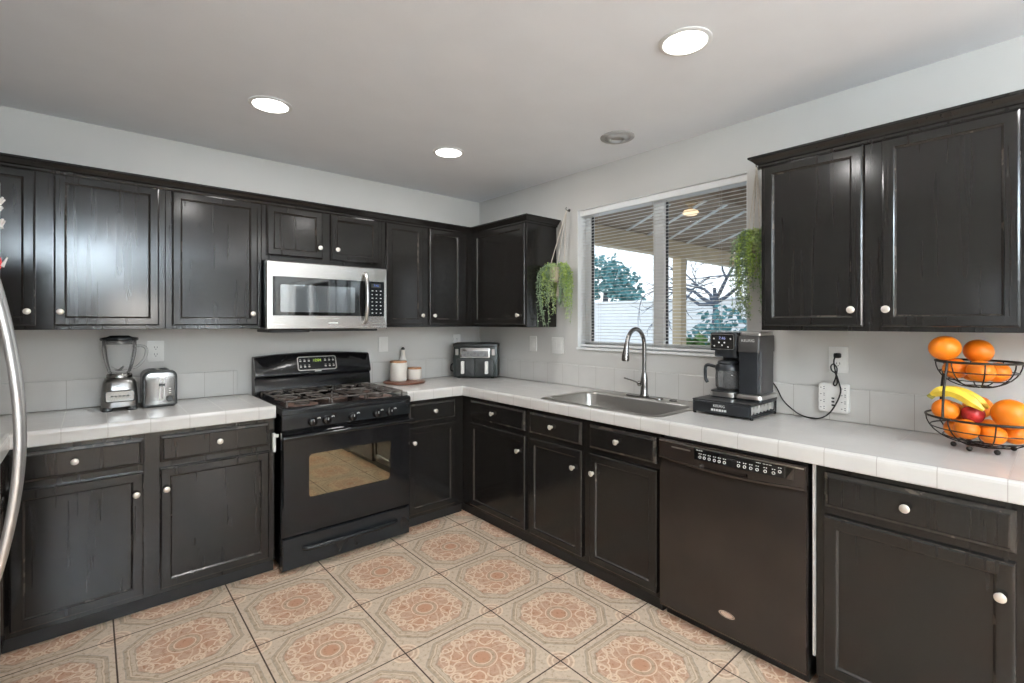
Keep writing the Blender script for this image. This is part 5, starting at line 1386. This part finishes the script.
def gecko(y, z, label, flip=1):
    x = -2.8315
    t = thing('magnet', label, 'magnet', (x, y, z), 'fridge magnets')
    bm = new(); tube(bm, [(x + 0.006, y, z - 0.030), (x + 0.012, y, z - 0.010), (x + 0.016, y, z + 0.010), (x + 0.030, y, z + 0.022)], 0.006, 10, radii=[0.002, 0.006, 0.007, 0.004]); obj('body', bm, M['porcelain'], t, True)
    for s in (-1, 1):
        bm = new(); tube(bm, [(x + 0.012, y, z + 0.004), (x + 0.026, y + s * 0.018, z + 0.006 * flip), (x + 0.036, y + s * 0.022, z + 0.024)], 0.0035, 8); obj('wing', bm, M['porcelain'], t, True)
        bm = new(); tube(bm, [(x + 0.011, y, z - 0.008), (x + 0.026, y + s * 0.014, z - 0.018 * flip), (x + 0.032, y + s * 0.016, z - 0.006)], 0.003, 8); obj('leg', bm, M['porcelain'], t, True)
    bm = new(); lathe(bm, [(0.011, 0.0004), (0.011, 0.005), (0.009, 0.006)], (0, 0, 0), 14); xf(bm, bm.verts, lambda p, q, h: (x + h, y + p, z + q)); obj('disc', bm, M['slot'], t); t.scale = (0.72, 0.72, 0.72)
gecko(-1.70, 1.672, 'upper of the two grey-white figure magnets on the fridge door')
gecko(-1.70, 1.618, 'lower of the two grey-white figure magnets on the fridge door', -1)
x, y, z = -2.8315, -1.69, 1.525
t = thing('magnet', 'red and green winged magnet on the fridge door above the handle', 'magnet', (x, y, z), 'fridge magnets')
bm = new(); ball(bm, (x + 0.016, y, z), 0.013, 14, 10, 1, 0.8, 2.2); obj('body', bm, M['red_clip'], t, True)
bm = new(); tube(bm, [(x + 0.016, y, z - 0.004), (x + 0.030, y, z - 0.010), (x + 0.042, y, z + 0.022)], 0.005, 8, radii=[0.004, 0.006, 0.002]); obj('wing', bm, M['porcelain'], t, True)
for s in (-1, 1):
    bm = new(); tube(bm, [(x + 0.014, y, z + 0.020), (x + 0.018 + 0.004 * s, y + s * 0.012, z + 0.044)], 0.004, 8, radii=[0.004, 0.002]); obj('crest', bm, M['green_clip'], t, True)
t.scale = (0.75, 0.75, 0.75)

# ------------------------------------------------------------------ outdoors, seen through the blind
bm = new(); box(bm, (TW, -12, -0.16), (16, 12, -0.02)); o = struct('patio_ground', bm, M['patio'])
bm = new(); box(bm, (9.0, -10, -0.02), (9.2, 14, 1.92), 0.02, 1); box(bm, (8.95, -10, 1.92), (9.25, 14, 1.98), 0.01, 1); tag(obj('garden_wall', bm, M['stucco']), 'white garden block wall beyond the patio', 'garden wall')
t = thing('patio_cover', 'wooden patio cover with tan beam and post outside the window', 'patio cover', (2.4, -2.8, 0))
bm = new()
for k in range(40): box(bm, (0.16, 0.18 - 0.155 * (k + 1) + 0.008, 2.50), (5.2, 0.18 - 0.155 * k, 2.53))
obj('roof_boards', bm, M['patiowood'], t)
for k in range(5):
    bm = new(); yy = -1.66 - k * 1.1; box(bm, (0.16, yy, 2.36), (5.2, yy + 0.06, 2.499), 0.004, 1); obj('rafter', bm, M['patiowood'], t)
bm = new(); box(bm, (0.16, 0.06, 2.28), (5.3, 0.20, 2.499), 0.006, 1); obj('edge_beam', bm, M['beamwood'], t)
bm = new(); box(bm, (5.05, -6.0, 2.28), (5.2, 0.055, 2.359), 0.006, 1); obj('front_beam', bm, M['beamwood'], t)
bm = new(); box(bm, (3.56, 0.05, -0.02), (3.70, 0.19, 2.279), 0.006, 1); obj('post', bm, M['beamwood'], t)
bm = new(); box(bm, (5.06, -5.8, -0.02), (5.20, -5.66, 2.279), 0.006, 1); obj('post', bm, M['beamwood'], t)
for (ax_, ay_), (cx_, cy_) in (((3.22, 0.04), (1.72, -1.56)), ((2.74, 0.04), (1.62, -1.30)), ((3.70, 0.04), (2.10, -1.58)), ((2.28, 0.04), (1.50, -1.00)), ((4.30, 0.04), (2.70, -1.58))):
    bm = new(); a = Vector((ax_, ay_, 2.484)); b = Vector((cx_, cy_, 2.484))
    d = (b - a).normalized(); n = Vector((-d.y, d.x, 0)) * 0.014
    loft(bm, [[p + n, p - n, p - n + Vector((0, 0, 0.014)), p + n + Vector((0, 0, 0.014))] for p in (a, b)]); obj('diagonal_batten', bm, M['vinyl'], t)
t = thing('patio_light', 'lit round lamp under the wooden patio cover', 'patio lamp', (1.60, -1.16, 2.499))
bm = new(); lathe(bm, [(0.05, 2.498), (0.05, 2.48), (0.02, 2.47), (0.02, 2.43)], (1.60, -1.16, 0), 20); obj('base', bm, M['beamwood'], t, True)
bm = new(); lathe(bm, [(0.02, 2.43), (0.06, 2.42), (0.072, 2.40), (0.055, 2.38), (0.001, 2.375)], (1.60, -1.16, 0), 24); obj('shade', bm, base_mat('warm_patio_lamp', (0.9, 0.8, 0.6), 0.5, emit=(1.0, 0.72, 0.42), estr=0.9)[0], t, True)

def crown_cloud(name, c, size, n, mat, parent, L=0.22):
    bm = new()
    for _ in range(n):
        while True:
            p = Vector((random.uniform(-1, 1), random.uniform(-1, 1), random.uniform(-1, 1)))
            if p.length < 1: break
        p = Vector((p.x * size[0], p.y * size[1], p.z * size[2])) + Vector(c)
        leaf(bm, p, (random.gauss(0, 1), random.gauss(0, 1), random.gauss(0, .7)), L * random.uniform(.6, 1.2), L * 0.3)
    return obj(name, bm, mat, parent)
t = thing('tree', 'blue-green leafy tree beyond the white wall in the left window half', 'tree', (11.0, 7.2, 0))
bm = new(); tube(bm, [(11.0, 7.2, -0.02), (11.0, 7.25, 1.2), (11.05, 7.2, 2.4)], 0.14, 10, radii=[0.17, 0.14, 0.09]); obj('trunk', bm, M['bark'], t, True)
for c, s, n in (((11.0, 7.3, 3.0), (0.7, 0.75, 0.80), 330), ((11.1, 6.6, 2.7), (0.7, 0.62, 0.62), 260), ((10.9, 8.1, 2.45), (0.6, 0.6, 0.40), 170), ((11.0, 6.2, 2.25), (0.6, 0.42, 0.36), 130)):
    crown_cloud('crown', c, s, n, M['teal'], t, 0.26)

def bare_tree(x, y, label):
    t = thing('bare_tree', label, 'tree', (x, y, 0))
    bm = new()
    tube(bm, curve_pts([(x, y, -0.02), (x + 0.05, y + 0.03, 0.9), (x, y - 0.05, 1.6), (x + 0.02, y - 0.02, 2.1)], 4), 0.075, 10, radii=[0.085 - 0.0042 * q for q in range(13)]); obj('trunk', bm, M['bark'], t, True)
    bm = new()
    def grow(p, d, L, r, lev):
        pts = [p]; q = p.copy(); dd = d.copy()
        for k in range(4):
            dd = (dd + Vector((random.gauss(0, .22), random.gauss(0, .22), random.gauss(0.02, .16)))).normalized(); q = q + dd * (L / 4); pts.append(q.copy())
        tube(bm, pts, r, 6, radii=[r * (1 - 0.16 * k) for k in range(5)])
        if lev < 3:
            for k in range(3 if lev < 2 else 2):
                i = random.choice((2, 3, 4)); nd = (dd + Vector((random.gauss(0, .7), random.gauss(0, .8), random.gauss(0.1, .5)))).normalized()
                grow(pts[i], nd, L * 0.68, r * 0.55, lev + 1)
    for dvec in ((0, 0.9, 0.45), (0, -0.9, 0.30), (0.3, 0.35, 0.9), (-0.2, -0.5, 0.75), (0.1, 0.95, 0.15)):
        grow(Vector((x, y, 1.75)), Vector(dvec).normalized(), 1.25, 0.045, 0)
    obj('branches', bm, M['bark'], t, True)
bare_tree(7.3, 1.45, 'bare dark-branched tree seen in the right window half')
for x, y, z, s, lb, mt in ((6.1, 0.72, 1.00, (0.48, 0.60, 0.72), 'blue-grey shrub in front of the bare tree', 'teal'), (4.9, 0.50, 0.66, (0.24, 0.24, 0.52), 'low green shrub beside the patio post', 'shrub')):
    t = thing('shrub', lb, 'shrub', (x, y, 0), 'garden shrubs')
    crown_cloud('foliage', (x, y, z), s, 420, M[mt], t, 0.16)
    bm = new(); tube(bm, [(x, y, -0.02), (x, y, z)], 0.03, 8); obj('stem', bm, M['bark'], t)
